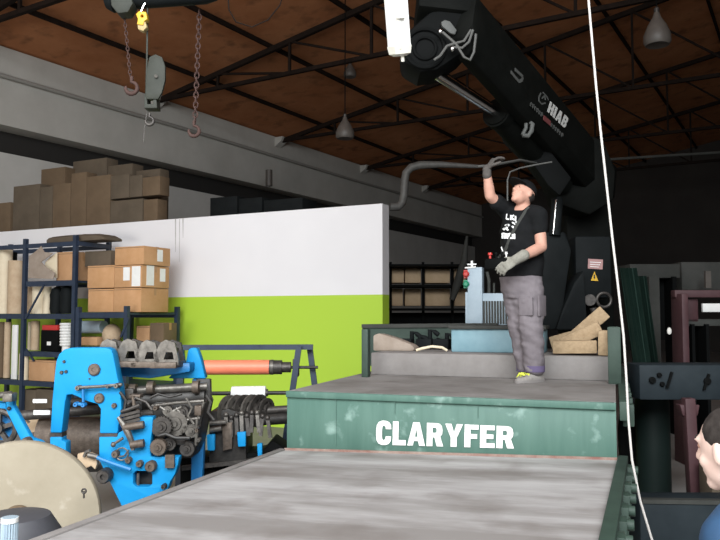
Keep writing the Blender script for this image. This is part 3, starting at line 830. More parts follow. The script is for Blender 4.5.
for k in range(8):
    q = at(66.5, 344.5 - k * 2.9, .9); mb.torus(q, .085, .024, UP, 18, 6)
q = at(66.5, 345, .9); mb.tube([V((q.x, q.y, Z1c)), V((q.x, q.y, at(66.5, 323, .9).z))], .07, 14)
tag(build('white_coil', mb, M['paper']()), 'white ribbed coil standing on second shelf right of the gadget', 'coil')
carton(82, 98, 337, Z2b, .98, .3, M['carton'](), 'low open tan carton on the second shelf under silver roll', tape=False)
a, b = at(80, 327, .8), at(104, 327, .8)
tag(build('silver_roll', MB().cyl(a, b, .1, n=20), M['lblue']()), 'shiny silver foil roll lying behind low open carton', 'roll')
mb = MB(); q = at(112, 330, .9); mb.sphere(V((q.x, q.y, Z2b + .17)), .15, .15, .17, n=12)
tag(build('wrapped_bundle', mb, M['kraft']()), 'brown bundle in crumpled clear wrap beside the silver roll', 'bundle')
carton(137, 150, 326, Z2b, .7, .3, M['carton'](), 'tan carton on second shelf of the low rack, behind the diagonal brace')
carton(150.5, 164, 323, Z2b, .8, .3, M['carton4'](), 'ochre brown carton at right end of low rack shelf')
# third tier
vroll(22.5, 29, 353.5, Z1d, .95, M['cream'](), 'short cream tube on third shelf, left of a wide carton', group='tubes under the main shelf')
carton(30.5, 56, 360.5, Z1d, 1.0, .4, M['carton'](), 'wide tan carton on third shelf left of the blue press plate')
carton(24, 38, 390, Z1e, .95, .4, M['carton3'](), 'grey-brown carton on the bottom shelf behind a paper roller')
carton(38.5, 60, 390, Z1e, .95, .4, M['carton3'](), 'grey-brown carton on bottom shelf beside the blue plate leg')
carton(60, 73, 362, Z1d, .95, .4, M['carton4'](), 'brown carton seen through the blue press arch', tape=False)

# ------------------------------------------------------------------ boxes stored on the mezzanine
GM = 'boxes stored above the partition'
def mez(px0, px1, pt, off, dep, m, label, zb=None, **k):
    return carton(px0, px1, pt, ZM if zb is None else zb, off, dep, M[m](), label, group=GM, **k)
def mz(px, py, off): return PWp(px, py, off).z
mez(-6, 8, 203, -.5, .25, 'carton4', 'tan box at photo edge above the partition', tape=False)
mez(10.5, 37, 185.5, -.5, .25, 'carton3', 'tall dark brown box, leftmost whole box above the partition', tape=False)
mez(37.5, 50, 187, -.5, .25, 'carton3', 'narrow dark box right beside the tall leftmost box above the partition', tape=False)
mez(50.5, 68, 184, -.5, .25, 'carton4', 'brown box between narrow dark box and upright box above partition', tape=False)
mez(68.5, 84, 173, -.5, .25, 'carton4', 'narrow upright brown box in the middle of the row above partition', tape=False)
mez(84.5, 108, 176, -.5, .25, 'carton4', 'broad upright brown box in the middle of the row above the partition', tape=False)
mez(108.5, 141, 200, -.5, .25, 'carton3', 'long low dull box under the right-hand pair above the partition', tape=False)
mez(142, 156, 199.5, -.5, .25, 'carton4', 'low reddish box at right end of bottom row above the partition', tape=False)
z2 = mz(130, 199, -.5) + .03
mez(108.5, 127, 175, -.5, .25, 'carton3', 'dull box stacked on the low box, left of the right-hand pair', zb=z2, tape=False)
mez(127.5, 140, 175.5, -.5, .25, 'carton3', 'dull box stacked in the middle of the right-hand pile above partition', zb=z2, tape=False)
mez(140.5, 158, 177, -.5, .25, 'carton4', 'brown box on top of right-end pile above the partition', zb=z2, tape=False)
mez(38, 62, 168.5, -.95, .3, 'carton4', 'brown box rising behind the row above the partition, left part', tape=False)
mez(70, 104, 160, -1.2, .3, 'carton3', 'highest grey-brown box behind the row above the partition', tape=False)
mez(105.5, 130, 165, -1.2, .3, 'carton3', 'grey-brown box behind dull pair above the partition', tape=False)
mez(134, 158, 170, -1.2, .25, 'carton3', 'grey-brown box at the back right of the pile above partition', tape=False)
for (x0, x1, y, off, l) in ((209, 236, 197, -1.3, 'left black case behind the partition top'), (238, 261, 198, -1.3, 'middle black case behind the partition top'), (263, 302, 199, -1.3, 'low wide dark case behind the partition top')):
    carton(x0, x1, y, ZM, off, .5, M['slate'](), l, group='dark cases above the partition', name='storage_case', tape=False, cat='case')

# ------------------------------------------------------------------ far racking beyond the partition
def fbox(px0, py0, px1, py1, d, dep, mb):
    p, q = DH(px0, py1, d), DH(px1, py0, d)
    return mb.box((p + q) / 2 + FH * dep / 2, (q - p).dot(RH), dep, q.z - p.z, (RH, FH, UP))
fr = DH(430, 330, 17)
t = thing('pallet_rack', V((fr.x, fr.y, 0)), 'dark steel rack stacked with brown sheets beyond the partition', 'rack')
for x in (390.5, 423, 452, 468):
    p = DH(x, 262, 17); build('post', MB().bar(V((p.x, p.y, 0)), p, .06, .06, FH), M['black2'](), t)
for y in (266, 286, 309):
    build('shelf', MB().bar(DH(388, y + .5, 17.02), DH(468, y + .5, 17.02), .9, .05), M['black2'](), t)
fm = mat('dim_brown_sheet', (.48, .34, .20), .85, 0, (.60, .44, .28), 2)
for i, (x0, y0, x1, y1, l) in enumerate(((391.5, 268, 404, 282.9, 'brown sheet stack, upper left, on the far rack'), (405, 268, 421, 283, 'brown sheet stack, upper middle, on the far rack'), (425, 268.5, 450, 283.1, 'wide brown sheet stack, upper middle right, on far rack'),
        (391.5, 288.5, 403, 306, 'brown sheet stack, lower left, on the far rack'), (405, 288.5, 421, 306, 'brown sheet stack, lower middle, on the far rack'), (425, 288.5, 450, 306.1, 'wide brown sheet stack, lower middle right, on far rack'), (454, 288.5, 466, 306.1, 'brown board bundle, lower right end, on the far rack'), (454, 269, 466, 283, 'brown board bundle, upper right end, on the far rack'))):
    tag(build('sheet_stack', fbox(x0, y0, x1, y1, 17.1, .6, MB()), fm, bevel=.02), l, 'sheets', 'brown sheet stacks on the far rack')
_a = DH(391, 312.5, 17.1); _b = DH(466, 312.5, 17.1); mb = MB().box(V(((_a.x + _b.x) / 2, (_a.y + _b.y) / 2, _a.z / 2)) + FH * .25, (_b - _a).length, .5, _a.z - .01, (RH, FH, UP))
tag(build('dark_crate', mb, M['black2'](), bevel=.02), 'long black crate on the bottom of the far rack', 'crate')
mb = MB(); mb.tube([DH(452, 300, 16.2), DH(458, 282, 16.2), DH(464, 262, 16.2), DH(467, 236, 16.2)], [.06, .10, .08, .03], 10)
tag(build('hanging_cloth', mb, M['greypanel']()), 'slim grey cloth strip hanging in front of the far rack', 'cloth')
# duct on the wall beyond the partition
mb = MB(); dp = [(390, 207), (398, 207), (402, 203), (404, 195), (404.5, 182), (406, 173), (411, 167.5), (420, 165), (440, 164.5), (478, 166.5)]
mb.tube([DH(x, y, 13.5 + .02 * i) for i, (x, y) in enumerate(dp)], [.075] * 8 + [.06, .035], 14)
tag(build('duct_pipe', mb, M['duct']()), 'grey bent pipe rising behind the partition end then running right', 'pipe')

# ------------------------------------------------------------------ hanging things
def pendant(px, py, d, w, h, label):
    c0 = DH(px, py, d); u = PXM(d)
    t = thing('pendant_lamp', c0 - UP * h * u * .5, label, 'lamp', 'milky pendant lamps under the roof')
    W2, H2 = w * u / 2, h * u
    build('shade', MB().lathe([(W2 * .2, H2 * .5), (W2 * .32, H2 * .35), (W2 * .7, H2 * .1), (W2 * .98, -H2 * .18), (W2, -H2 * .4), (W2 * .85, -H2 * .5), (W2 * .5, -H2 * .46)], c0, UP, 24), M['glass'](), t)
    build('neck', MB().lathe([(W2 * .2, H2 * .48), (W2 * .22, H2 * .62), (W2 * .1, H2 * .68)], c0, UP, 14), M['dsteel'](), t)
    p = (c0 - P0).dot(WN); z = roofz(p) - .05
    build('cord', MB().tube([c0 + UP * H2 * .6, V((c0.x, c0.y, z))], .012, 6), M['black2'](), t)
pendant(345, 128, 15.7, 19, 22, 'middle pendant lamp, below the lower roof truss')
pendant(350, 70, 19, 13, 15, 'faint small pendant lamp, highest in the roof left of the boom')
pendant(657, 29, 11, 27, 34, 'large bell-shaped pendant lamp at the upper right of the rope')
# tube lamp
ld = 4.7
p0, p1 = DH(399.5, 49, ld), DH(390, -78, ld - .25)
la = (p1 - p0).normalized(); lx = (RH - la * RH.dot(la)).normalized(); ly = la.cross(lx)
if ly.dot(FH) < 0: ly = -ly
t = thing('tube_lamp', p0, 'bright white tube lamp fitting hanging upright beside the crane boom head', 'lamp')
LL = (p1 - p0).length; w = 24.5 * PXM(ld)
def LQ(x, y, s): return p0 + lx * (x * w) + ly * (y * w) + la * s
build('housing', MB().loft([[LQ(-.48, .0, s), LQ(-.2, -.32, s), LQ(.08, -.3, s), LQ(.48, -.1, s), LQ(.5, .3, s), LQ(-.46, .3, s)] for s in (.0, LL)]), M['tube'](), t, bevel=.006, sharp=20)
build('end_cap', MB().loft([[LQ(-.5 * k, .0, s), LQ(-.2 * k, -.33 * k, s), LQ(.08 * k, -.31 * k, s), LQ(.5 * k, -.1 * k, s), LQ(.52 * k, .32 * k, s), LQ(-.48 * k, .32 * k, s)] for s, k in ((-.045, .55), (-.03, .9), (.02, 1.02))]), M['lampend'](), t)
build('nipple', MB().cyl(LQ(.1, 0, -.08), LQ(.1, 0, -.03), .012, n=10), M['lampend'](), t)
mb = MB(); mb.bar(LQ(-.08, -.33, .16), LQ(-.06, -.33, LL), .006, .01, ly); mb.box(LQ(.12, -.33, .2), .05, .03, .03, (lx, ly, la)); mb.bar(LQ(.02, -.33, .0), LQ(.02, -.33, .18), .006, .01, ly)
build('seam', mb, M['lampend'](), t)
build('clip', MB().torus(LQ(.62, .1, LL * .42 + .02), .02, .006, ly, 14), M['lampend'](), t)
zr = roofz((p1 - P0).dot(WN))
build('cord', MB().tube([p1, V((p1.x, p1.y, zr))], .008, 6), M['black2'](), t)
# overhead bar with chains, hook block
hd_ = 5.2
t = thing('lifting_bar', DH(165, 4, hd_), 'dark round lifting bar across the top with hanging chains', 'lifting bar')
a, b = DH(106, -1, hd_), DH(216, -8, hd_)
build('bar', MB().tube([a, a.lerp(b, .06), a.lerp(b, .1), a.lerp(b, .9), b], [.07, .1, .085, .08, .06], 18), M['slate'](), t)
build('end_plate', MB().prism([DH(x, y, hd_ - .1) for x, y in ((110, -6), (128, -10), (133, 3), (128, 12), (117, 13), (111, 5))], FH * .12), M['hook'](), t, bevel=.01)
for f in (.25, .75):
    q = a.lerp(b, f); z = roofz((q - P0).dot(WN)); build('hanger', MB().tube([q, V((q.x, q.y, z))], .012, 6), M['dsteel'](), t)
def chain(px0, py0, px1, py1, d, m, label, pitch, r, link=1.0):
    p, q = DH(px0, py0, d), DH(px1, py1, d)
    t = thing('hook_chain', q, label, 'chain')
    n = int((p - q).length / pitch); mb = MB(); dr = (q - p).normalized()
    for k in range(n):
        c0 = p.lerp(q, (k + .5) / n); s1 = RH if k % 2 else FH
        s1 = (s1 - dr * s1.dot(dr)).normalized()
        pts = [c0 + dr * (math.cos(x) * pitch * .68) + s1 * (math.sin(x) * r * 2.0) for x in [2 * PI * j / 10 for j in range(11)]]
        mb.tube(pts, r * .62, 6)
    build('links', mb, m, t)
    return t, q
def hook(t, c0, R, r, m, a0=-.25, name='hook'):
    pts = [c0 + UP * R * 2.0, c0 + UP * R * 1.4]
    for k in range(13):
        x = PI / 2 - k * (1.62 * PI) / 12
        pts.append(c0 + RH * (R * math.cos(x)) + UP * (R * math.sin(x)))
    rr = [r * .9, r] + [r * (1.15 if 3 < k < 10 else .9 if k < 12 else .4) for k in range(13)]
    build(name, MB().tube(pts, rr, 10), m, t)
t, q = chain(124, 12, 130.5, 78, hd_, M['redchain'](), 'rust-red chain with round hook, left of the hook block', .028, .0052)
hook(t, DH(131.5, 88, hd_), .042, .014, M['redchain']())
t, q = chain(199.5, 10, 195, 122, hd_ + .1, M['redchain'](), 'long rusty chain with small hook, right of the hook block', .036, .008)
hook(t, DH(194, 131, hd_ + .1), .038, .012, M['redchain']())
# hook block
hb = DH(152, 105, hd_)
t = thing('hook_block', hb, 'grey-green pulley hook block with steel hook hanging on a wire', 'hook block')
build('cheek', MB().prism([DH(x, y, hd_ - .06) for x, y in ((147, 68), (149, 57), (155, 54), (162, 57), (165, 66), (165, 80), (162, 92), (158, 99), (146, 99), (145, 94), (146, 84))], FH * .03), M['hook'](), t, bevel=.006)
build('cheek', MB().prism([DH(x, y, hd_ + .05) for x, y in ((147, 68), (149, 57), (155, 54), (162, 57), (165, 66), (165, 80), (162, 92), (158, 99), (146, 99), (145, 94), (146, 84))], FH * .03), M['hook'](), t, bevel=.006)
build('sheave', MB().cyl(DH(155, 74, hd_ - .02), DH(155, 74, hd_ + .04), .055, n=20), M['dsteel'](), t)
build('axle', MB().cyl(DH(156, 76, hd_ - .08), DH(156, 76, hd_ - .04), .012, n=12), M['steel'](), t)
build('bracket', MB().prism([DH(x, y, hd_ - .05) for x, y in ((144, 94), (156, 94), (157, 108), (144, 108))], FH * .1, holes=[[DH(x, y, hd_ - .05) for x, y in ((147, 97), (153, 97), (153, 104), (147, 104))]]), M['hook'](), t, bevel=.004)
hook(t, DH(149.5, 121, hd_), .028, .011, M['dsteel']())
build('wire', MB().tube([DH(147.5, 8, hd_), DH(147, 60, hd_), DH(146, 96, hd_)], .007, 6), M['hook'](), t)
build('tag_wire', MB().tube([DH(147, 112, hd_), DH(144.5, 128, hd_), DH(143.5, 142, hd_)], .003, 5), M['dsteel'](), t)
# yellow clip
yc0 = DH(141, 20, hd_ - .05)
t = thing('yellow_clamp', yc0, 'small yellow safety clamp hanging from the lifting bar', 'clamp')
mb = MB(); mb.prism([DH(x, y, hd_ - .07) for x, y in ((136, 14), (139, 11), (146, 12), (147, 19), (144, 21), (143, 25), (137, 24), (138, 19))], FH * .06, holes=[disc_poly(DH(142, 16, hd_ - .07), .012, RH, UP, 12)])
build('clamp_body', mb, M['yellow'](), t, bevel=.004)
build('clamp_jaw', MB().prism([DH(x, y, hd_ - .06) for x, y in ((137, 22), (145, 21), (147, 27), (143, 31), (138, 29))], FH * .05), mat('dull_yellow', (.36, .27, .12), .6), t, bevel=.004)
build('wire_loop', MB().tube([DH(141, 12, hd_ - .04), DH(144, 5, hd_ - .04), DH(149, -1, hd_ - .04)], .007, 6), M['chrome'](), t)
# loose strands over the roof
mb = MB(); mb.tube([DH(x, y, 6.0) for x, y in ((228, -4), (229, 10), (236, 22), (252, 27), (268, 20), (280, 5), (283, -6))], .006, 6)
tag(build('loose_strap', mb, M['truss']()), 'thin brown loose strap looping below the roof near top edge', 'strap')
# white rope
rp = [(588, -40), (588.5, 0), (592, 40), (596, 85), (600.5, 130), (606, 180), (612, 235), (618.5, 290), (623.5, 335), (626.5, 380), (628.5, 420), (632, 460), (640, 500), (652, 540), (664, 575)]
rz = roofz((DH(588, 0, 4.15) - P0).dot(WN))
pts = [DH(x, y, 4.15) for x, y in rp]
pts = [V((pts[0].x, pts[0].y, rz))] + pts
lastp = pts[-1]; pts.append(V((lastp.x + .03, lastp.y, .02)))
tag(build('hanging_rope', MB().tube(pts, .0065, 8), M['rope']()), 'thin white rope hanging from the roof down to the truck side', 'rope')

# ------------------------------------------------------------------ printing press (left)
def dpoly(pts, d): return [DH(x, y, d) for x, y in pts]
def plate_(mb, pts, d, th, holes=()):
    return mb.prism(dpoly(pts, d), FH * th, holes=[dpoly(h, d) for h in holes])
def rollr(mb, x0, y0, x1, y1, d0, r, d1=None, n=20):
    return mb.cyl(DH(x0, y0, d0), DH(x1, y1, d0 if d1 is None else d1), r * PXM(d0), n=n)
def knob(mb, x, y, d, r, l=.05, n=16):                     # stub with axis towards the camera
    c0 = DH(x, y, d); R_ = r * PXM(d)
    return mb.lathe([(R_ * .3, 0), (R_, 0), (R_, l * .75), (R_ * .8, l), (R_ * .35, l), (R_ * .3, l * .8)], c0, -FH, n)
def gear(mb, x, y, d, r, th, ax=None, teeth=22):
    c0 = DH(x, y, d); a = -FH if ax is None else ax; u, w_ = frame(a); R_ = r * PXM(d)
    pts = []
    for k in range(teeth * 2):
        t_ = PI * k / teeth; rr = R_ * (1.0 if k % 2 else .9)
        pts.append(c0 + u * (math.cos(t_) * rr) + w_ * (math.sin(t_) * rr))
    mb.prism(pts, a * th)
    mb.lathe([(R_ * .55, th), (R_ * .5, th + .012), (R_ * .25, th + .012), (R_ * .22, th + .03), (.002, th + .03)], c0, a, 14)
    return mb
DP = 5.6
pp = DH(105, 440, DP)
press = thing('printing_press', V((pp.x, pp.y, 0)), 'sky-blue framed printing press with grey rollers in front of the navy racks', 'printing press')
def circ(x, y, r, n=18, ry=None): return [(x + r * math.cos(2 * PI * k / n), y + (ry or r) * math.sin(2 * PI * k / n)) for k in range(n)]
BLU = M['blue']()
mb = MB(); plate_(mb, [(50, 433), (52, 400), (54.5, 374), (56, 361), (59, 354), (64, 349.5), (71, 347.8), (106, 347.5), (111, 349.5), (113, 354), (117, 375), (120, 388), (121.5, 408), (117.5, 433.5), (99.5, 433.5), (100.5, 409), (97, 404), (86, 401), (78, 397), (72, 394.5), (66.5, 395), (65, 402), (61.5, 433)], DP, .12)
build('side_plate', mb, BLU, press, bevel=.012)
hole = [(136, 471), (149, 471), (152, 474), (152, 484), (149, 487), (136, 487), (133, 484), (133, 474)]
mb = MB(); plate_(mb, [(99, 437), (117, 437), (118, 433), (122, 431), (124, 426), (140, 417), (153, 417), (152, 431), (150, 446), (151, 457), (179, 457), (178, 464), (175, 474), (170, 482), (168, 488), (160, 502), (160, 560), (128, 560), (122, 507), (109, 481), (99, 460)], DP + .005, .1, [hole])
build('lower_plate', mb, BLU, press, bevel=.01)
mb = MB(); plate_(mb, [(49.5, 437), (62, 437), (62, 441), (66, 442), (66, 458), (64, 475), (56, 475), (50, 452)], DP + .005, .1)
build('lower_plate', mb, BLU, press, bevel=.01)
mb = MB(); plate_(mb, [(49.5, 432.8), (62, 432.8), (62, 437.2), (49.5, 437.2)], DP + .015, .09); build('joint_spacer', mb, M['dsteel'](), press)
mb = MB(); plate_(mb, [(98.5, 433.3), (117.5, 433.3), (117, 437.5), (98.5, 437.5)], DP + .015, .09); build('joint_spacer', mb, M['dsteel'](), press)
mb = MB(); plate_(mb, [(134, 470), (153, 470), (153, 488), (132, 488)], DP + .13, .02); build('window_back', mb, M['oil'](), press)
mb = MB(); mb.tube(dpoly([(138, 486), (138, 473)], DP + .06), .012, 8); build('window_rod', mb, M['steel'](), press)
for x, y, r, l in ((95, 369.5, 6, .02), (100, 398, 5, .02), (115, 405.3, 2.6, .025)):
    build('bearing_cap', knob(MB(), x, y, DP + .01, r, l + .012), M['brown'](), press)
for x, y, r in ((64.5, 361.5, 1.5), (62, 372.3, 1.9), (66.5, 371.5, 1.7), (90, 378.5, .8), (91, 367, .8)):
    build('bolt', knob(MB(), x, y, DP + .004, r, .018, 8), M['dsteel'](), press)
# link rods on the face of the upper plate
mb = MB(); mb.tube(dpoly([(80, 387.5), (100, 386.5), (122, 384.5)], DP - .05), .012, 8); knob(mb, 80, 387.5, DP, 2.8, .06, 10); knob(mb, 110, 386, DP, 1.8, .07, 8); knob(mb, 119, 385, DP, 2.6, .08, 10)
build('link_rod', mb, M['steel'](), press)
mb = MB(); mb.tube(dpoly([(83, 388), (83.3, 402)], DP - .035), .01, 8); knob(mb, 77.5, 404, DP, 2.6, .05, 10); knob(mb, 85, 404.5, DP, 2.4, .05, 10); mb.tube(dpoly([(78, 404), (85, 404.5)], DP - .03), .012, 8)
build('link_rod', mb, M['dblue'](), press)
# levers and pins on the lower plate
mb = MB(); mb.tube(dpoly([(118, 417), (123, 424), (127, 431), (131, 440), (133, 450)], DP - .06), [.014, .022, .026, .022, .016], 8); mb.tube(dpoly([(123, 438), (114, 444)], DP - .06), .011, 8); mb.sphere(DH(113.3, 444.5, DP - .06), .02)
build('lever_arm', mb, M['steel'](), press)
mb = MB(); mb.cyl(DH(124, 427.5, DP - .06), DH(144, 424.5, DP - .06), .028, n=14); build('lever_handle', mb, M['brown'](), press)
mb = MB(); mb.cyl(DH(131, 445, DP - .06), DH(144, 443, DP - .06), .03, n=14); build('lever_handle', mb, M['brown'](), press)
mb = MB()
for y in (414, 418, 422): mb.bar(DH(120, y + 2, DP - .04), DH(140, y - 3, DP - .04), .02, .012, FH)
mb.tube(dpoly([(121, 412), (130, 409), (140, 405)], DP - .05), .014, 8)
build('lever_bracket', mb, M['dsteel'](), press)
for x, y, r, l, m in ((116.5, 453.5, 3.7, .05, 'brown'), (129.5, 459.5, 3.2, .05, 'brown'), (140.5, 463, 3.4, .05, 'brown'), (152, 465.5, 5.6, .06, 'brown'), (106.5, 474.5, 7.2, .09, 'dsteel'), (165, 485.5, 2.6, .06, 'dsteel')):
    build('shaft_end', knob(MB(), x, y, DP, r, l), M[m](), press)
mb = MB(); mb.torus(DH(122, 454, DP - .03), .045, .006, FH, 18); mb.tube(dpoly([(117, 457), (124, 456), (129, 450)], DP - .03), .007, 6); build('wire_ring', mb, M['steel'](), press)
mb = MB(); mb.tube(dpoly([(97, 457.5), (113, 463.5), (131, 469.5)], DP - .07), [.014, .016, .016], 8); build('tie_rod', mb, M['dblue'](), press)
mb = MB(); plate_(mb, [(77, 454), (86, 452), (97, 456), (97, 464), (95, 470), (91, 466), (85, 469), (77, 467)], DP - .02, .05); build('guide_block', mb, M['kraft'](), press, bevel=.008)
mb = MB(); mb.tube(dpoly([(84, 457), (86, 452), (90, 450.5)], DP - .05), .012, 8); rollr(mb, 88, 455, 98, 457, DP - .05, 2.6); build('guide_pin', mb, M['steel'](), press)
# rollers seen through the arch
for (x0, y0, x1, y1, d, r, m) in ((16, 416, 104, 409, 6.0, 5.0, 'dsteel'), (62, 403, 104, 401, 6.05, 4.5, 'oil'), (40, 438, 130, 436, 6.1, 20, 'brown'), (40, 464, 120, 462, 6.05, 9, 'oil'), (112, 402, 205, 396, 5.95, 9, 'oil'), (124, 391, 207, 386.5, 5.9, 4.2, 'steel'), (112, 417, 170, 413, 5.95, 7, 'dsteel')):
    build('roller', rollr(MB(), x0, y0, x1, y1, d, r, d + .08), M[m](), press)
for (x, y, d, r) in ((151, 387.5, 5.88, 6.5), (196, 387, 5.92, 6.5), (124, 391, 5.86, 7.5), (133, 390, 5.86, 6)):
    c0 = DH(x, y, d); mb = MB(); mb.cyl(c0 - RH * .025, c0 + RH * .025, r * PXM(d), n=22); build('roller_collar', mb, M['brown'](), press)
mb = MB(); fb = DH(128, 398, 5.85); mb.box(fb, .12, .12, .16, (RH, FH, UP)); build('roller_block', mb, M['dsteel'](), press, bevel=.01)
mb = MB(); mb.box(DH(40, 401, 5.9), .11, .01, .03, (RH, FH, UP)); build('paper_strip', mb, M['paper'](), press)
mb = MB(); mb.box(DH(42, 412.5, 5.85), .13, .01, .035, (RH, FH, UP)); build('paper_strip', mb, M['paper'](), press)
mb = MB(); plate_(mb, [(20, 411), (42, 413), (36, 431), (29, 434), (22, 428)], 6.2, .03, [[(25, 421), (28, 419.5), (31, 422), (28, 424)]]); build('diamond_bracket', mb, M['kraft'](), press)
# rear frame, cross beam and top brackets
mb = MB(); plate_(mb, [(168, 378.5), (172, 374), (185, 366), (188, 350), (191, 348), (197, 348), (201, 360), (205.5, 378.5)], 6.12, .1)
build('rear_plate', mb, BLU, press, bevel=.01)
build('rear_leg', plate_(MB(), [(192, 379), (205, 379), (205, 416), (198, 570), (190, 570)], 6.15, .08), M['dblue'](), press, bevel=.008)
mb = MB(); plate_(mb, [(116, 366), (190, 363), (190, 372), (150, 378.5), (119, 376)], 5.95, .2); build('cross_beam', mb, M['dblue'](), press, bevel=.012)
mb = MB(); plate_(mb, [(196, 379), (210, 379), (211, 405), (206, 420), (196, 425)], 6.05, .06); build('rear_guard', mb, M['oil'](), press, bevel=.006)
for k, (x, y) in enumerate(((105, 361), (125, 361.5), (144.5, 362), (163.5, 362.5))):
    s_ = .96 + .03 * (k % 2); d = 5.88
    for (dx, dd) in ((0, -.13), (6.0, .11)):
        q_ = [DH(x + u * s_ + dx, y + v * s_, d + dd) for u, v in ((-9, 3), (-10, -7), (-3, -20), (2, -23), (11, -20), (15, -4), (15, 3))]
        h_ = [DH(x + u * s_ + dx, y + v * s_, d + dd) for u, v in ((0, -3), (2.5, -10.5), (9, -10.5), (10.5, -3))]
        build('top_bracket', MB().prism(q_, FH * .04, holes=[h_]), M['steel' if dx == 0 else 'dsteel'](), press, sharp=20)
    mb = MB(); mb.box(DH(x + 5, y + 1.5, d), .20, .34, .045, (RH, FH, UP)); build('bracket_foot', mb, M['brown'](), press, bevel=.005)
    mb = MB(); mb.box(DH(x + 6, y - 13, d + .02), .10, .24, .02, (RH, FH, UP)); mb.box(DH(x + 4, y - 6, d + .1), .13, .03, .10, (RH, FH, UP)); build('bracket_web', mb, M['oil'](), press)
# gear side, right of the lower plate
mb = MB(); plate_(mb, [(152, 404), (156, 402), (203, 400), (205, 404), (197, 445), (192, 458), (155, 458)], 5.85, .35); build('gear_case', mb, M['oil'](), press, bevel=.01)
for x, y, d, r, th, m in ((163, 426, 5.66, 10.5, .05, 'dsteel'), (176, 423, 5.72, 13, .04, 'steel'), (160, 446, 5.62, 8.2, .06, 'brown'), (171, 443, 5.7, 6.5, .05, 'dsteel'), (193, 430, 5.74, 7, .05, 'steel'), (184, 411, 5.76, 6, .05, 'dsteel'), (188, 448, 5.72, 7.5, .04, 'dsteel'), (169, 410, 5.74, 5, .05, 'steel')):
    build('gear', gear(MB(), x, y, d, r, th), M[m](), press)
mb = MB()
for pts in (((152, 406), (175, 403), (204, 401)), ((204, 402), (197, 420), (196, 445)), ((160, 407), (170, 413), (182, 407)), ((176, 408), (186, 420), (200, 418))):
    mb.tube(dpoly(pts, 5.7), .013, 8)
build('gear_link', mb, M['steel'](), press)
mb = MB(); plate_(mb, [(165, 455), (174, 455), (174, 468), (165, 468)], 5.56, .03); build('nameplate', mb, M['brown'](), press)
random.seed(21)
for pts, r, m in ((((120, 392), (126, 400), (124, 410), (131, 414)), .012, 'oil'), (((128, 404), (136, 398), (146, 402), (152, 410)), .012, 'dsteel'), (((150, 398), (158, 394), (170, 397), (182, 394)), .010, 'oil'),
                  (((186, 398), (192, 408), (188, 416), (194, 424)), .010, 'steel'), (((158, 436), (166, 434), (176, 438), (190, 438)), .014, 'oil'), (((206, 395), (211, 402), (208, 412), (214, 420)), .012, 'oil'), (((133, 396), (134, 406), (139, 411)), .014, 'brown')):
    build('cable', MB().tube(dpoly(pts, 5.6), r, 8), M[m](), press)
for k in range(16):
    x, y = random.uniform(156, 200), random.uniform(403, 452)
    build('bolt', knob(MB(), x, y, 5.8 - random.uniform(0, .12), random.uniform(1.2, 2.6), .06, 8), M[random.choice(('steel', 'brown', 'dsteel'))](), press)
for x, y, w_, h_, m in ((128, 403, 9, 7, 'dsteel'), (140, 405, 7, 9, 'oil'), (136, 396, 12, 4, 'brown'), (182, 440, 9, 8, 'dsteel'), (199, 410, 7, 10, 'brown')):
    u_ = PXM(5.7); build('casting', MB().box(DH(x, y, 5.72), w_ * u_, .09, h_ * u_, (RH, FH, UP)), M[m](), press, bevel=.008)
# blue unwind arm at the left with wheel
ul = DH(15, 440, 5.3)
arm = thing('reel_arm_stand', V((ul.x, ul.y, 0)), 'blue reel arm with spoked wheel at the far left of the press', 'reel stand')
mb = MB(); plate_(mb, [(5.5, 399), (13.5, 398), (13, 405), (31, 438), (40, 441), (46, 446), (46, 560), (34, 560), (30, 446), (22, 444), (6, 411)], 5.35, .06); build('arm', mb, BLU, arm, bevel=.012)
mb = MB(); plate_(mb, [(-12, 402), (6, 403), (7, 416), (-12, 418)], 5.42, .1); build('arm_block', mb, M['blue'](), arm, bevel=.01)
mb = MB(); rollr(mb, -8, 396, 12, 394, 5.35, 3.2); mb.box(DH(10, 397, 5.3), .07, .09, .06, (RH, FH, UP)); build('clamp_head', mb, M['steel'](), arm, bevel=.008)
mb = MB(); mb.sphere(DH(9, 408.5, 5.34), .014); build('pin', mb, M['dsteel'](), arm)
c0 = DH(-1, 428, 5.38); wm = MB(); wm.torus(c0, 16.5 * PXM(5.38), .022, FH, 28); 
for k in range(5):
    a_ = k * 2 * PI / 5 + .3; wm.bar(c0, c0 + (RH * math.cos(a_) + UP * math.sin(a_)) * 16 * PXM(5.38), .03, .03, FH)
wm.cyl(c0 - FH * .04, c0 + FH * .04, .04)
build('spoked_wheel', wm, M['dsteel'](), arm)
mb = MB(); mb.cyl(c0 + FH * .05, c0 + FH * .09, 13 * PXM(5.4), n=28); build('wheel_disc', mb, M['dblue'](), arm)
mb = MB(); knob(mb, 28.5, 441, 5.32, 4.6, .06); build('hub', mb, M['brown'](), arm)
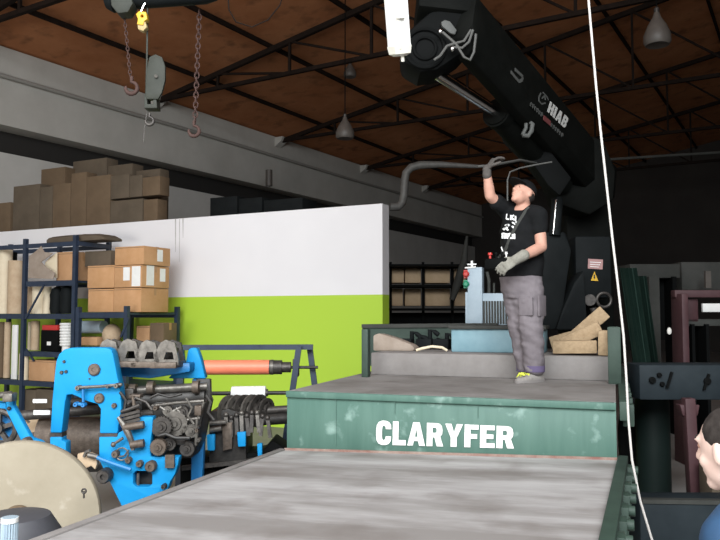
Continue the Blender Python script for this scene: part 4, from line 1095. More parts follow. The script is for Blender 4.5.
# feeder with row of cutting wheels, right of the press
DF = 6.3
fu = DH(235, 460, DF)
fe = thing('cutter_unit', V((fu.x, fu.y, 0)), 'dark greasy cutter unit with a row of thin wheels and small blue brackets', 'machine')
mb = MB()
plate_(mb, [(209, 412), (228, 409), (246, 414), (246, 462), (209, 468)], DF, .4); build('housing', mb, M['oil'](), fe, bevel=.01)
mb = MB(); plate_(mb, [(180, 459), (262, 452), (272, 440), (284, 448), (290, 451), (290, 460), (262, 560), (180, 560)], DF + .05, .35); build('base', mb, M['black2'](), fe, bevel=.012)
mb = MB(); mb.bar(DH(182, 468, DF - .05), DH(256, 460, DF), .05, .035); build('base_rail', mb, M['dsteel'](), fe)
for i, x in enumerate((229, 236.5, 244, 251.5, 259, 266.5)):
    c0 = DH(x, 412 - i * .3, DF + .1 + .04 * i); a_ = (RH * .86 - FH * .5).normalized(); mb = MB()
    R_ = (17 if i < 5 else 13) * PXM(DF)
    mb.ring(c0, a_, R_ * .72, R_, .02, 24); mb.cyl(c0 - a_ * .03, c0 + a_ * .03, R_ * .5, n=14)
    for k in range(4):
        t_ = k * PI / 2 + .4 * i; u, w_ = frame(a_); mb.bar(c0, c0 + (u * math.cos(t_) + w_ * math.sin(t_)) * R_ * .8, .02, .02, a_)
    build('cutter_wheel', mb, M['steel' if i in (0, 1, 3) else 'dsteel'](), fe)
mb = MB(); rollr(mb, 222, 413, 292, 409, DF + .2, 4, DF + .35); build('wheel_shaft', mb, M['dsteel'](), fe)
mb = MB(); rollr(mb, 262, 420, 292, 418, DF + .25, 5.5, DF + .35); build('drive_roller', mb, M['oil'](), fe)
random.seed(11)
for k in range(9):
    x = 226 + k * 5.2; mb = MB(); y = 424 + random.uniform(-3, 3)
    mb.bar(DH(x, y - 9, DF - .02), DH(x + random.uniform(-2, 3), y + 11, DF - .04), .03, .03, FH); mb.sphere(DH(x, y - 9, DF - .03), .022)
    build('knife_holder', mb, M['steel' if k % 3 == 0 else 'dsteel'](), fe)
for (x0, y0, x1, y1) in ((206.5, 435, 214.5, 450.5), (237, 432.5, 245.5, 446.5), (257, 444, 262, 459.5)):
    mb = MB(); plate_(mb, [(x0, y0), (x1, y0 - .5), (x1, y1), (x0 + 1, y1 + .3)], DF - .1, .05); build('blue_bracket', mb, BLU, fe, bevel=.005)
mb = MB(); rollr(mb, 210, 423, 226, 422, DF - .1, 2.2); rollr(mb, 210, 430, 222, 428, DF - .05, 3); build('guide_bar', mb, M['steel'](), fe)
mb = MB(); plate_(mb, [(222, 424), (232, 422), (232, 449), (223, 451)], DF - .06, .06); build('cast_bracket', mb, M['brown'](), fe, bevel=.006)
# unwind rack with orange roll, white roll on lower bar
DR = 7.2
rk = DH(300, 400, DR)
rs = thing('roll_stand', V((rk.x, rk.y, 0)), 'dark steel roll stand with splayed legs before the lime wall', 'roll stand')
mb = MB(); mb.bar(DH(178, 347.5, DR), DH(313, 347, DR), .05, .05); mb.cyl(DH(260, 346, DR), DH(260, 345, DR), .03); build('top_bar', mb, M['navy'](), rs)
for (x0, x1, dd) in ((299, 293.5, -.05), (309.5, 314.5, .1)):
    a_ = DH(x0, 346, DR + dd); b_ = DH(x1, 384, DR + dd); b_ = a_ + (b_ - a_) * (a_.z / (a_.z - b_.z)); mb = MB(); mb.bar(a_, b_, .055, .05, FH); build('leg', mb, M['navy'](), rs)
a_ = DH(181, 348, DR + .05); mb = MB(); mb.bar(a_, V((a_.x, a_.y, 0)), .06, .06, FH); build('leg', mb, M['navy'](), rs)
mb = MB(); rollr(mb, 291.5, 367.4, 318, 367.3, DR, 1.5); build('roll_spindle', mb, M['oil'](), rs); build('roll_spindle', rollr(MB(), 193, 367.5, 200.5, 367.5, DR, 1.5), M['oil'](), rs)
mb = MB(); mb.box(DH(296, 367.5, DR), .06, .1, .17, (RH, FH, UP)); build('bearing_block', mb, M['dsteel'](), rs, bevel=.01)
mb = MB(); rollr(mb, 202, 393.5, 292, 392.8, DR - .3, 2.0); build('lower_bar', mb, M['oil'](), rs)
orr = thing('orange_roll', DH(240, 374, DR), 'salmon-orange covered roll on the stand before the lime wall', 'roll')
build('cover', rollr(MB(), 201, 367.5, 269.5, 367.2, DR, 7.3, n=28), M['orange'](), orr)
build('chuck', rollr(rollr(MB(), 269.5, 367.2, 282, 367.2, DR, 7.0), 282, 367.2, 291, 367.2, DR, 5.2), M['dsteel'](), orr)
build('chuck_ring', rollr(MB(), 270.5, 367.2, 273.5, 367.2, DR, 7.5), M['steel'](), orr)
wr = thing('paper_spool', DH(249, 399, DR - .3), 'white paper roll on the lower bar above the cutter wheels', 'roll')
build('paper', rollr(MB(), 231.5, 393.2, 266, 392.8, DR - .3, 6.8, n=28), M['paper'](), wr, bevel=.012)
build('core', rollr(MB(), 265.5, 392.8, 268, 392.8, DR - .3, 3.6), M['dsteel'](), wr)
# big paper reel and dark drum in the left foreground
DRL = 4.3
rc = DH(18, 521, DRL); RR = 77 * PXM(DRL)
reel = thing('reel_disc', V((rc.x, rc.y, 0)), 'huge beige round board disc standing on edge in the left foreground', 'disc')
ra_ = (-FH * .97 + RH * .22 + UP * .0).normalized()
mb = MB(); mb.lathe([(.06, -.07), (RR * .99, -.07), (RR, -.06), (RR, -.012), (RR * .985, 0), (.06, .0)], rc, ra_, 64); build('disc', mb, M['reel'](), reel)
mb = MB(); mb.ring(rc + ra_ * .01, ra_, .06, .09, .03); build('core', mb, M['carton4'](), reel)
mb = MB(); q_ = DH(84, 491, DRL - .05); mb.torus(q_, .012, .005, FH, 12); mb.tube([q_, q_ - UP * .04], .005, 6); build('wire_tie', mb, M['dsteel'](), reel)
dc = DH(15, 560, 3.75)
dr_ = thing('plastic_drum', V((dc.x, dc.y, 0)), 'dark grey round drum in front of the big beige disc', 'drum')
tz_ = DH(15, 513, 3.75).z
mb = MB(); rd = 44 * PXM(3.75)
mb.lathe([(rd * .92, 0), (rd, .03), (rd, tz_ - .14), (rd * .97, tz_ - .1), (rd * .72, tz_ - .012), (rd * .35, tz_), (.02, tz_)], V((dc.x, dc.y, 0)), UP, 36); build('body', mb, M['bin'](), dr_)
wc = DH(9.5, 530, 3.36)
wt = thing('ribbed_sleeve', wc - UP * .2, 'white ribbed plastic sleeve standing before the dark drum at the left edge', 'sleeve')
mb = MB(); zz = DH(9.5, 517, 3.36).z; r_ = 8 * PXM(3.36)
rg = []
for zq in (0.0, zz):
    rg.append([V((wc.x, wc.y, zq)) + (RH * math.cos(2 * PI * k / 40) + FH * math.sin(2 * PI * k / 40)) * r_ * (1 if k % 2 else .84) for k in range(40)])
mb.loft(rg); build('sleeve_body', mb, M['lblue'](), wt, sharp=20)
build('rim', MB().ring(V((wc.x, wc.y, zz - .012)), UP, r_ * .8, r_ * 1.03, .02), M['paper'](), wt)

# ------------------------------------------------------------------ people
from mathutils.bvhtree import BVHTree
def nrm(v): return v.normalized()
def limb(mb, pts, rs, n=14):
    """tapering limb with rounded joints"""
    pp_ = []; rr = []
    for i in range(len(pts) - 1):
        for k in range(5):
            t_ = k / 5; pp_.append(pts[i].lerp(pts[i + 1], t_)); rr.append(rs[i] * (1 - t_) + rs[i + 1] * t_)
    pp_.append(pts[-1]); rr.append(rs[-1])
    for i in range(len(pp_) - 1): mb.cyl(pp_[i], pp_[i + 1], rr[i], rr[i + 1], n)
    for p, r in zip(pts, rs): mb.sphere(p, r, n=12)
    return mb
def ering(c, a, ra_, b, rb_, n=20): return [c + a * (ra_ * math.cos(2 * PI * k / n)) + b * (rb_ * math.sin(2 * PI * k / n)) for k in range(n)]
def head_shape(mb, c, hf, hu, k=1.0):
    hl = hu.cross(hf); A = (hl, hf, hu)
    mb.sphere(c - hf * .006 * k, .077 * k, .098 * k, .102 * k, A, 20)
    mb.sphere(c + hf * .026 * k - hu * .052 * k, .062 * k, .066 * k, .074 * k, A, 18)
    mb.sphere(c + hf * .062 * k - hu * .108 * k, .034 * k, .026 * k, .024 * k, A, 12)          # chin
    for s_ in (-1, 1):
        mb.sphere(c + hf * .058 * k + hl * (.038 * s_ * k) - hu * .045 * k, .024 * k, .026 * k, .024 * k, A, 10)   # cheek
        mb.sphere(c + hf * .076 * k + hl * (.030 * s_ * k) + hu * .014 * k, .026 * k, .016 * k, .010 * k, A, 10)   # brow
        mb.sphere(c + hl * (.080 * s_ * k) - hu * .022 * k - hf * .008 * k, .010 * k, .020 * k, .033 * k, A, 10)   # ear
        mb.sphere(c + hf * .098 * k + hl * (.013 * s_ * k) - hu * .046 * k, .011 * k, .011 * k, .009 * k, A, 8)    # nostril
    mb.tube([c + hf * .086 * k + hu * .002 * k, c + hf * .103 * k - hu * .025 * k, c + hf * .112 * k - hu * .042 * k], [.010 * k, .012 * k, .013 * k], 8)
    mb.sphere(c + hf * .110 * k - hu * .042 * k, .013 * k, .012 * k, .011 * k, A, 8)
    mb.sphere(c + hf * .088 * k - hu * .072 * k, .025 * k, .010 * k, .007 * k, A, 8)
    mb.sphere(c + hf * .085 * k - hu * .084 * k, .021 * k, .011 * k, .008 * k, A, 8)
    return mb
def hand_shape(mb, w0, hd_, pn, side, curl=.5, k=1.0, spread=.12):
    """palm, four unequal bent fingers and a thumb on the side; pn = the way the palm faces, side = thumb side"""
    hd_ = nrm(hd_); pn = nrm(pn - hd_ * pn.dot(hd_)); sx_ = nrm(hd_.cross(pn))
    if sx_.dot(side) < 0: sx_ = -sx_
    mb.loft([ering(w0 + hd_ * (t_ * k), sx_, a * k, pn, b * k, 14) for t_, a, b in ((-.02, .028, .023), (.0, .029, .022), (.03, .038, .020), (.065, .043, .018), (.092, .042, .015), (.098, .036, .010))])
    for i, (o_, l_) in enumerate(((.031, .074), (.011, .083), (-.010, .077), (-.030, .060))):
        p = w0 + hd_ * (.088 * k) + sx_ * (o_ * k); d = nrm(hd_ + sx_ * (spread * o_ / .03 * .5)); pts = [p - d * .012 * k, p]
        a = curl * (.8 + .12 * i)
        for j, f in enumerate((.45, .31, .24)):
            d = nrm(d * math.cos(a) + pn * math.sin(a)); pts.append(pts[-1] + d * (l_ * f * k))
        mb.tube(pts, [.0105 * k, .0105 * k, .0098 * k, .0092 * k, .0078 * k], 8); mb.sphere(pts[-1], .0079 * k, n=8)
        for q_ in pts[1:-1]: mb.sphere(q_, .0103 * k, n=8)
    p = w0 + hd_ * (.028 * k) + sx_ * (.028 * k); d1 = nrm(sx_ * .75 + hd_ * .62 + pn * .25); d2 = nrm(sx_ * .25 + hd_ * .85 + pn * (.3 + curl * .5))
    pts = [p - d1 * .01 * k, p + d1 * .034 * k, p + d1 * .034 * k + d2 * .032 * k, p + d1 * .034 * k + d2 * .056 * k]
    mb.tube(pts, [.015 * k, .0125 * k, .0112 * k, .009 * k], 8); mb.sphere(pts[1], .0125 * k, n=8); mb.sphere(pts[-1], .009 * k, n=8)
    return mb
def eyes(c, hf, hu, par, k=1.0):
    hl = hu.cross(hf)
    for s_ in (-1, 1):
        e = c + hf * .0795 * k + hl * (.030 * s_ * k) - hu * .004 * k
        o = build('eye', MB().sphere(e - hf * .003, .0115 * k, n=12), M['skin'](), par)
        build('iris', MB().sphere(e + hf * .0065 * k, .0045 * k, .0055 * k, .0055 * k, n=8), M['pinstripe'](), o)
        mb = MB(); mb.tube([e + hu * .022 * k - hl * .018 * k + hf * .004, e + hu * .026 * k + hf * .010 * k, e + hu * .021 * k + hl * .018 * k + hf * .002], [.003, .0045, .003], 6)
        build('eyebrow', mb, M['hair'](), par)
def shoe(par, heel, toe, h, m, trim=None):
    d = V((toe.x - heel.x, toe.y - heel.y, 0)); L_ = d.length; d.normalize(); sx_ = UP.cross(d); z0 = heel.z
    rn = []
    for t_, w_, hh in ((-.0, .028, .05), (.04, .038, .075), (.25, .04, .10), (.42, .04, .085), (.6, .046, .06), (.8, .045, .048), (.95, .033, .038), (1.0, .015, .028)):
        c0 = heel + d * (t_ * L_)
        rn.append([c0 + sx_ * (w_ * math.cos(a)) + UP * (max(0, hh * (.42 + .58 * math.sin(a)) if math.sin(a) > 0 else hh * .42 * (1 + max(math.sin(a) * 1.6, -1)))) for a in [2 * PI * k / 16 for k in range(16)]])
    o = build('shoe', MB().loft(rn), m, par, sharp=60)
    rn = []
    for t_, w_ in ((-.02, .03), (.05, .042), (.4, .042), (.62, .05), (.85, .048), (.98, .034), (1.03, .012)):
        c0 = heel + d * (t_ * L_); rn.append([c0 + sx_ * w_ + UP * .0, c0 + sx_ * w_ + UP * .022, c0 - sx_ * w_ + UP * .022, c0 - sx_ * w_])
    build('sole', MB().loft(rn), M['bench']() if trim else M['rubber'](), o)
    if trim:
        for t_ in (.55, .74):
            mb = MB(); mb.tube([heel + d * ((t_ - .05) * L_) - sx_ * .044 + UP * .03, heel + d * (t_ * L_) - sx_ * .02 + UP * .066, heel + d * ((t_ + .02) * L_) + sx_ * .02 + UP * .066], .009, 6)
            build('lime_trim', mb, M['lime'](), o)
    return o

# the crane operator
DM = onZ(526, 381.5, ZU); dm = (DM - C).dot(FH)
def JP(px, py, off=0.0): return DH(px, py, dm + off)
bf = nrm(RH * -.62 - FH * .78); bl = UP.cross(bf)
man = thing('person', V((DM.x, DM.y, ZU)), 'person in black cap and grey work trousers on truck bed, arm raised to the crane', 'person')
pel = JP(521, 283)
def ctr(py, px=522, o=0): return JP(px, py, o)
hfm = nrm(RH * -.74 - FH * .46 + UP * .50); hum = nrm(UP - hfm * UP.dot(hfm)); hc = JP(524, 192.5, -.02)
Rs, Re, Rw = JP(507.5, 212, .11), JP(490, 196, -.05), JP(487, 172.5, -.10)
Ls, Le, Lw = JP(538, 216, -.12), JP(541.5, 247, -.18), JP(518, 258.5, -.33)
torso_rings = ((292, 521, .168, .125), (281, 521, .186, .135), (262, 521.5, .175, .138), (245, 522, .178, .135), (230, 522.5, .186, .130), (218, 523, .178, .112), (211, 523, .135, .085), (206.5, 522.5, .075, .065))
def torso(mb, k): mb.loft([ering(ctr(y, x), bl, a * k, bf, b * k) for y, x, a, b in torso_rings]); return mb
hipL, hipR = JP(530, 286, -.06), JP(514, 286, .07)
kL, kR = JP(531, 326, -.09), JP(520, 327, .03)
aL, aR = JP(534.5, 371, -.06), JP(526.5, 370.5, .08)
mb = MB(); torso(mb, .88)
mb.loft([ering(c0, bl, r, bf, r * 1.05, 16) for c0, r in ((ctr(212, 523), .066), (ctr(205, 523), .058), (JP(523.5, 198, -.02), .057))])
head_shape(mb, hc, hfm, hum)
limb(mb, [Rs, Re, Re.lerp(Rw, .35), Rw], [.055, .044, .045, .030]); limb(mb, [Ls, Le, Le.lerp(Lw, .35), Lw], [.058, .046, .047, .034])
for h_, k_, a_ in ((hipL, kL, aL), (hipR, kR, aR)): limb(mb, [h_, k_, a_], [.085, .058, .042])
build('body', mb, M['skin'](), man, remesh=.0085, smooth=4, sharp=80)
eyes(hc, hfm, hum, man)
# T-shirt
mb = MB(); mb.loft([ering(ctr(y, x), bl, a * k, bf, b * k, 24) for (y, x, a, b), k in zip(((277, 521, .186, .138), (268, 521, .182, .140)) + torso_rings[2:7], (1.06, 1.06, 1.06, 1.06, 1.07, 1.08, 1.05))])
limb(mb, [ctr(214, 523) + (Rs - ctr(214, 523)) * .6, Rs, Rs.lerp(Re, .62)], [.085, .078, .068]); limb(mb, [ctr(214, 523) + (Ls - ctr(214, 523)) * .6, Ls + UP * .005, Ls.lerp(Le, .42)], [.085, .082, .072])
tee = wrinkle(build('t_shirt', mb, M['tee'](), man, remesh=.010, smooth=5, sharp=80), .010, 7, 10, 3.0)
# white chest print (unreadable from here: broken strokes)
bv = BVHTree.FromPolygons([v.co + wloc(tee) for v in tee.data.vertices], [tuple(p.vertices) for p in tee.data.polygons])
def surf(px, py, lift=.004):
    r = ray(px, py).normalized(); h = bv.ray_cast(C, r)
    return (h[0] - r * lift) if h[0] else None
random.seed(3); mb = MB()
def pstroke(x0, y0, x1, y1, w_):
    a, b = surf(x0, y0), surf(x1, y1)
    if a and b and (a - b).length < .12: mb.bar(a, b, w_, .004, FH)
for (x0, y0, x1, y1) in ((507, 214, 506.5, 219), (506.5, 219, 509, 219.3), (511, 215, 510.8, 220), (511, 217.5, 514, 215), (511.3, 217.5, 514, 220), (515.5, 216, 515.3, 221)): pstroke(x0, y0, x1, y1, .013)
for k in range(16):
    x = random.uniform(504, 516); y = 228 - (x - 504) * .45 + random.uniform(-2.2, 2.2); pstroke(x, y, x + random.uniform(-2, 2.5), y + random.uniform(-2, 2), random.uniform(.008, .018))
for k in range(4):
    x = 502.5 + k * 3.4; y = 233 + k * .15
    pstroke(x, y, x, y + 5.5, .014); pstroke(x + 1.7, y + .3, x + 1.7, y + 5.6, .012); pstroke(x, y + (2.6 if k % 2 else .3), x + 1.8, y + (2.8 if k % 2 else .4), .011)
for k in range(3): pstroke(501.5 + k * 1.0, 247 + k * 2, 502.5 + k * .6, 250 + k * 1.6, .012)
build('chest_print', mb, M['white'](), tee)
# trousers
mb = MB(); mb.loft([ering(ctr(y, x), bl, a, bf, b) for y, x, a, b in ((298, 522, .16, .13), (288, 521.5, .186, .145), (278, 521, .184, .142), (271, 521, .172, .132))])
limb(mb, [hipL, kL, aL + UP * .035], [.112, .098, .086]); limb(mb, [hipR, kR, aR + UP * .035], [.112, .098, .086])
limb(mb, [hipL.lerp(hipR, .5), kL.lerp(kR, .5) + bf * .01], [.11, .075])
tr_ = wrinkle(build('trousers', mb, M['trouser'](), man, remesh=.010, smooth=4, sharp=80), .016, 6, 13)
for a_ in (aL, aR):
    build('trouser_cuff', MB().lathe([(.078, -.02), (.084, -.02), (.086, .03), (.078, .03)], a_ + UP * .015, UP, 20), M['cuff'](), man)
mb = MB(); q_ = kL + bf * .085 + UP * .16; mb.box(q_, .12, .02, .15, (bl, bf, UP)); q_ = hipL.lerp(kL, .5) + bl * .10; mb.box(q_, .02, .13, .17, (bl, bf, UP))
build('trouser_pocket', mb, M['trouser'](), tr_, bevel=.006)
def gz(p, z): return V((p.x, p.y, z))
fdL = nrm(RH * -.86 - FH * .5); fdR = nrm(RH * -.5 - FH * .86)
shoe(man, gz(aL - fdL * .08, ZU + .001), gz(aL + fdL * .20, ZU + .001), .1, M['shoe'](), True)
shoe(man, gz(aR - fdR * .08, ZU + .001), gz(aR + fdR * .20, ZU + .001), .1, M['shoe'](), True)
# gloves
mb = MB(); hand_shape(mb, Rw + UP * .02, nrm(UP * .75 + RH * .45 - FH * .1), nrm(RH * .75 - UP * .55 + FH * .15), -FH, curl=.75, k=1.12); limb(mb, [Rw - UP * .025, Rw + UP * .03], [.037, .036])
build('glove', mb, M['dglove'](), man, remesh=.0042, smooth=2, sharp=80)
mb = MB(); hdl = nrm(JP(503, 267, -.34) - Lw); hand_shape(mb, Lw + hdl * .02, hdl, nrm(-UP * .6 + FH * .7 - RH * .2), nrm(UP * .8 - RH * .3), curl=.6, k=1.15); limb(mb, [Lw - hdl * .055, Lw + hdl * .03], [.046, .040])
build('glove', mb, M['glove'](), man, remesh=.0042, smooth=2, sharp=80)
# cap and hair
hl_ = hum.cross(hfm)
rn = []
for k in range(9):
    a = (PI * .53) * (1 - k / 8)
    rn.append([hc - hfm * .006 + hl_ * (.084 * math.sin(a) * math.cos(q_)) + hfm * (.106 * math.sin(a) * math.sin(q_)) + hum * (.028 + .084 * math.cos(a)) for q_ in [2 * PI * j / 24 for j in range(24)]] if k < 8 else [hc - hfm * .006 + hum * .112 + (hl_ * math.cos(q_) + hfm * math.sin(q_)) * .004 for q_ in [2 * PI * j / 24 for j in range(24)]])
cap_ = build('cap', MB().loft(rn), M['tee'](), man, sharp=60)
top_, bot_ = [], []
for j in range(13):
    q_ = PI * j / 12; e_ = hc + hum * (.030 - .006 * abs(math.cos(q_))) + hl_ * (.080 * math.cos(q_)) + hfm * (.070 + .105 * math.sin(q_)); top_.append(e_)
build('brim', MB().prism(top_, hum * .008), M['tee'](), cap_)
mb = MB(); mb.sphere(hc - hfm * .022 - hum * .018, .079, .088, .062, (hl_, hfm, hum), 16); build('hair', mb, M['hair'](), man)
# radio control box held at the waist, with its neck strap
rcb = JP(498.5, 264, -.24)
rc_ = thing('remote_control', rcb - UP * .06, 'black radio control box with red knob held at the operator gloved hand', 'remote control')
mb = MB(); mb.box(rcb, .20, .12, .09, (bl, bf, UP)); build('box', mb, M['black2'](), rc_, bevel=.02)
for i_, (u, m, r) in enumerate(((-.075, 'red', .02), (-.02, 'black2', .014), (.03, 'black2', .014), (.07, 'white', .012))):
    mb = MB(); q_ = rcb + bl * u + UP * .045; mb.lathe([(r * .5, 0), (r * .5, .03), (r, .032), (r * .8, .05)], q_, UP, 12); build('knob' if i_ == 0 else 'joystick', mb, M[m](), rc_)
sp_ = []
for (x, y) in ((529, 207), (525.5, 211), (521, 218), (516, 226), (511, 236), (507.5, 244), (505, 251)):
    h = surf(x, y, .008)
    if h: sp_.append(h)
mb = MB()
for a, b in zip(sp_[:-1], sp_[1:]): mb.bar(a, b, .024, .006, FH)
if sp_: mb.bar(sp_[-1], rcb + UP * .05, .022, .006, FH)
build('neck_strap', mb, M['greypanel'](), rc_)

# second person at the right edge of the photo, standing low beside the truck
d2 = 2.1
h2 = DH(733, 444, d2)
hf2 = nrm(RH * -.50 + FH * .86 - UP * .10); hu2 = nrm(UP - hf2 * UP.dot(hf2)); bl2 = hu2.cross(hf2)
per = thing('person', V((h2.x + .06, h2.y, 0)), 'person with short dark hair in a blue shirt at right photo edge, face turned away', 'person')
b2f = nrm(RH * -.50 + FH * .86); b2l = UP.cross(b2f)
base2 = V((h2.x, h2.y, 0)) - b2f * .05 + RH * .02
def Q(u, f, z): return base2 + b2l * u + b2f * f + UP * z
zh = h2.z
mb = MB(); head_shape(mb, h2, hf2, hu2)
tr2 = ((zh - .74, .15, .11, -.14), (zh - .64, .155, .115, -.13), (zh - .48, .14, .105, -.10), (zh - .34, .165, .115, -.06), (zh - .24, .17, .105, -.03), (zh - .18, .12, .08, -.02), (zh - .145, .066, .062, -.01))
mb.loft([ering(Q(0, f, z), b2l, a * .9, b2f, b * .9) for z, a, b, f in tr2])
limb(mb, [Q(0, -.01, zh - .16), Q(0, .03, zh - .06)], [.058, .055])
sh = [Q(s_ * .185, -.03, zh - .215) for s_ in (-1, 1)]; el = [Q(s_ * .235, -.05, zh - .46) for s_ in (-1, 1)]; wr_ = [Q(s_ * .23, .03, zh - .72) for s_ in (-1, 1)]
hp = [Q(s_ * .09, -.12, zh - .78) for s_ in (-1, 1)]; kn = [Q(s_ * .11, .06, zh * .36) for s_ in (-1, 1)]; an = [Q(s_ * .11, -.05, .08) for s_ in (-1, 1)]
for i_ in (0, 1):
    limb(mb, [sh[i_], el[i_], wr_[i_]], [.05, .042, .028]); limb(mb, [hp[i_], kn[i_], an[i_]], [.08, .055, .04])
    hand_shape(mb, wr_[i_] + b2f * .02, nrm(b2f * .25 - UP * .95), nrm(-b2l * (1 if i_ else -1)), UP, curl=.35)
build('body', mb, M['skin2'](), per, remesh=.0075, smooth=3, sharp=80)
eyes(h2, hf2, hu2, per)
mb = MB(); mb.loft([ering(Q(0, f, z), b2l, a * 1.1, b2f, b * 1.12, 22) for z, a, b, f in tr2[1:-1]])
for i_ in (0, 1): limb(mb, [Q((i_ * 2 - 1) * .11, -.02, zh - .20), sh[i_], el[i_], el[i_].lerp(wr_[i_], .75)], [.08, .07, .058, .046])
build('shirt', mb, M['bshirt'](), per, remesh=.011, smooth=4, sharp=80)
mb = MB(); mb.loft([ering(Q(0, f, z), b2l, a * 1.08, b2f, b * 1.1, 22) for z, a, b, f in ((zh - .80, .13, .10, -.14),) + tr2[:2]])
for i_ in (0, 1): limb(mb, [hp[i_], kn[i_], an[i_]], [.098, .078, .06])
build('trousers', mb, M['jeans'](), per, remesh=.012, smooth=3, sharp=80)
for a_ in an: shoe(per, gz(a_ - b2f * .07, .001), gz(a_ + b2f * .2, .001), .1, M['rubber']())
mb = MB(); mb.sphere(h2 - hf2 * .018 + hu2 * .022, .083, .098, .088, (bl2, hf2, hu2), 20); mb.sphere(h2 - hf2 * .035 - hu2 * .035, .078, .072, .07, (bl2, hf2, hu2), 16)
build('hair', mb, M['hair'](), per, remesh=.006, smooth=2, sharp=80)

# ------------------------------------------------------------------ right-hand background: parked trailer parts, tarpaulin, frames
tp = DH(632, 330, 9.2)
t = thing('trailer_frame', V((DH(672, 400, 6.0).x, DH(672, 400, 6.0).y, 0)), 'blue-black steel trailer frame with two cross beams right of the truck', 'trailer')
CH = M['chassis']()
def beam(x0, y0, x1, y1, d, dep): return fbox(x0, y0, x1, y1, d, dep, MB())
build('upper_beam', beam(640, 365, 800, 400, 6.2, .35), CH, t, bevel=.012)
o = MB()
for (x, y, r) in ((652, 380, .028), (659, 375, .02), (662, 384, .02), (707, 381, .03)): build('bolt_head', knob(MB(), x, y, 6.19, r / PXM(6.19), .02, 10), M['black2'](), t)
build('beam_fitting', MB().bar(DH(667, 388, 6.18), DH(672, 372, 6.18), .02, .015, FH), M['black2'](), t); build('beam_fitting', MB().bar(DH(704, 390, 6.18), DH(709, 374, 6.18), .02, .015, FH), M['black2'](), t)
build('lower_beam', beam(641, 502, 800, 560, 5.4, .3), CH, t, bevel=.012)
mb = MB(); mb.bar(DH(641, 500.5, 5.42), DH(800, 503, 5.42), .06, .03); build('beam_lip', mb, M['greypanel'](), t)
mb = MB(); mb.bar(DH(688, 398, 6.1), DH(694, 500, 6.1), .085, .09, FH); mb.prism(dpoly([(680, 405), (700, 405), (698, 416), (683, 416)], 6.08), FH * .1); build('strut', mb, M['pink'](), t, bevel=.008)
mb = MB(); mb.bar(DH(700, 440, 6.2), DH(702, 500, 6.2), .05, .05, FH); build('strut', mb, M['pink'](), t, bevel=.008)
mb = MB(); q_ = DH(664, 560, 6.9); 
for x in (660, 760):
    for y, dd in ((560, 5.7),): 
        a_ = DH(x, y, dd); a_ = V((a_.x, a_.y, 0)); mb.bar(a_, a_ + UP * max(.05, DH(x, 505, 5.5).z), .1, .1, FH)
build('foot', mb, M['black2'](), t)
mb = MB(); a_ = DH(652, 400, 6.85); mb.lathe([(.12, 0), (.15, .02), (.15, .9), (.12, 1.0), (.05, 1.06), (.05, 1.1)], V((a_.x, a_.y, 0)), UP, 24)
gcl = build('gas_cylinder', mb, mat('tank_green', (.008, .016, .014), .6, spec=.2)); tag(gcl, 'dark green gas cylinder standing under the trailer beam', 'cylinder')
tw = DH(642, 430, 7.6)
ty = thing('spare_tyre', V((tw.x, tw.y, 0)), 'dark tyre standing on the floor beside the truck side', 'tyre')
build('tread', MB().lathe([(.26, -.1), (.45, -.1), (.49, -.07), (.5, 0), (.49, .07), (.45, .1), (.26, .1), (.26, -.1)], V((tw.x, tw.y, .5)), nrm(RH * .8 - FH * .6), 36), M['rubber'](), ty)
build('rim', MB().lathe([(.25, -.08), (.26, .05), (.12, .03), (.1, .07), (.02, .07)], V((tw.x, tw.y, .5)), nrm(RH * .8 - FH * .6), 24), M['dsteel'](), ty)
# tarpaulin sheets hanging over stakes
def tarp(x0, x1, y0, d, sk, label):
    a, b = DH(x0, y0, d), DH(x1, y0, d); n = 22; tops, bots = [], []
    for k in range(n + 1):
        u = k / n; p = a.lerp(b, u) + FH * (.045 * math.sin(u * 26)); tops.append(p); bots.append(V((p.x, p.y, .02)) + RH * sk + FH * .02 * math.sin(u * 19))
    m2 = MB(); m2.add(tops + bots, [(k, k + 1, n + 2 + k, n + 1 + k) for k in range(n)])
    m2.add([p + FH * .02 for p in tops + bots], [(k, k + 1, n + 2 + k, n + 1 + k) for k in range(n)])
    tag(build('tarpaulin', m2, M['tarp']()), label, 'tarpaulin', 'green tarpaulins beside the truck')
tarp(620, 637, 268, 9.4, .28, 'folded dark green tarpaulin hanging nearest the rope beside the truck')
tarp(636, 646, 276, 9.9, .25, 'narrow dark green tarpaulin hanging behind the first one')
# grey machine frame and faded red frame behind
gp = DH(660, 340, 10.6)
t = thing('grey_machine', V((gp.x, gp.y, 0)), 'dim grey panelled machine behind the trailer frame', 'machine')
build('top_panel', beam(630, 264, 680, 278, 10.6, .6), M['greypanel'](), t, bevel=.01)
build('top_panel', beam(682, 262, 830, 290, 10.9, .5), M['greypanel'](), t, bevel=.01)
def leg_(x0, x1, y, d):
    p, q = DH(x0, y, d), DH(x1, y, d); m2 = MB(); m2.box(V(((p.x + q.x) / 2, (p.y + q.y) / 2, p.z / 2)), (q - p).length, .3, p.z, (RH, FH, UP)); return m2
build('leg', leg_(645, 655, 277, 10.6), M['greypanel'](), t); build('leg', leg_(668, 672, 277, 10.7), M['black2'](), t); build('leg', leg_(726, 734, 288, 10.9), M['greypanel'](), t)
build('inner_panel', beam(655, 277, 668, 340, 10.85, .06), M['black2'](), t)
mb = MB(); mb.sphere(DH(669.3, 331, 10.4), .03, .03, .05); build('indicator_lamp', mb, mat('pale_lamp', (.8, .8, .75), .3, emit=.35), t)
mb = fbox(706, 271, 711, 288, 10.5, .05, MB()); build('white_plate', mb, M['glass'](), t)
t = thing('red_frame', V((DH(705, 300, 8.6).x, DH(705, 300, 8.6).y, 0)), 'faded red square frame with white label behind the trailer at right edge', 'frame')
build('post', leg_(676, 682.5, 294, 8.6), M['pink'](), t, bevel=.01)
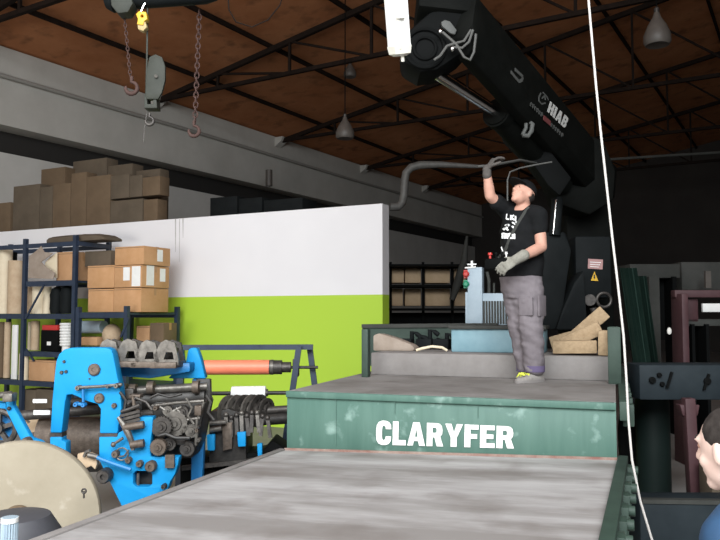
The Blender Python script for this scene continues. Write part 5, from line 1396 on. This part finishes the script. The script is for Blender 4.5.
build('post', leg_(790, 797, 294, 8.6), M['pink'](), t, bevel=.01)
build('top_bar', beam(675, 290, 800, 297.5, 8.58, .12), M['pink'](), t, bevel=.01)
build('inner_panel', beam(683, 299, 698, 322, 8.66, .04), M['pink'](), t, bevel=.006)
build('cross_bar', beam(684, 319, 792, 326, 8.66, .08), M['greypanel'](), t, bevel=.006)
pl_ = build('label_panel', beam(703, 303.5, 740, 312, 8.5, .04), M['paper'](), t, bevel=.004)
for x in (686, 700): build('inner_post', leg_(x, x + 3, 324, 8.75), M['black2'](), t)
mb = beam(713, 466, 745, 523, 5.76, .22)
tag(build('cardboard_box', mb, M['carton3'](), bevel=.01), 'tan cardboard box behind the second person on the right', 'box')
mb = MB(); mb.tube([DH(600, 160, 16), DH(660, 156, 16), DH(760, 150, 16)], .03, 8)
tag(build('service_pipe', mb, M['greypanel']()), 'thin horizontal pipe across the dark hall right of the crane', 'pipe')

# ------------------------------------------------------------------ light
S.view_settings.view_transform = 'Standard'
S.view_settings.look = 'None'
S.view_settings.exposure = 0.0
w = bpy.data.worlds.new('world'); S.world = w; w.use_nodes = True
bg = w.node_tree.nodes['Background']; bg.inputs['Color'].default_value = (.80, .90, 1.0, 1); bg.inputs['Strength'].default_value = .5
def area(name, loc, target, sx, sy, power, col=(1, 1, 1)):
    l = bpy.data.lights.new(name, 'AREA'); l.shape = 'RECTANGLE'; l.size = sx; l.size_y = sy; l.energy = power; l.color = col
    o = bpy.data.objects.new(name, l); COL.objects.link(o); o.location = loc
    d = (V(target) - V(loc)).normalized(); o.rotation_mode = 'QUATERNION'; o.rotation_quaternion = d.to_track_quat('-Z', 'Y')
    return o
# daylight through the open end of the hall, behind the camera
dl = G(-1.0, -3.2, 6.4)
k = area('doorway_daylight', dl, G(-2.4, 7, -.3), 10, 5, 1200, (.95, .98, 1)); k.data.spread = math.radians(125)
area('partition_fill', G(-2.2, 4.5, 7.0), G(-3.2, 11, 1.6), 4, 3, 50, (.96, .98, 1))  # added fill lamp under the closed roof, only to brighten the partition
area('yard_bounce', G(-7.5, -3.5, 1.2), G(-6.0, 12, 11), 6, 3, 680, (1, .95, .88))
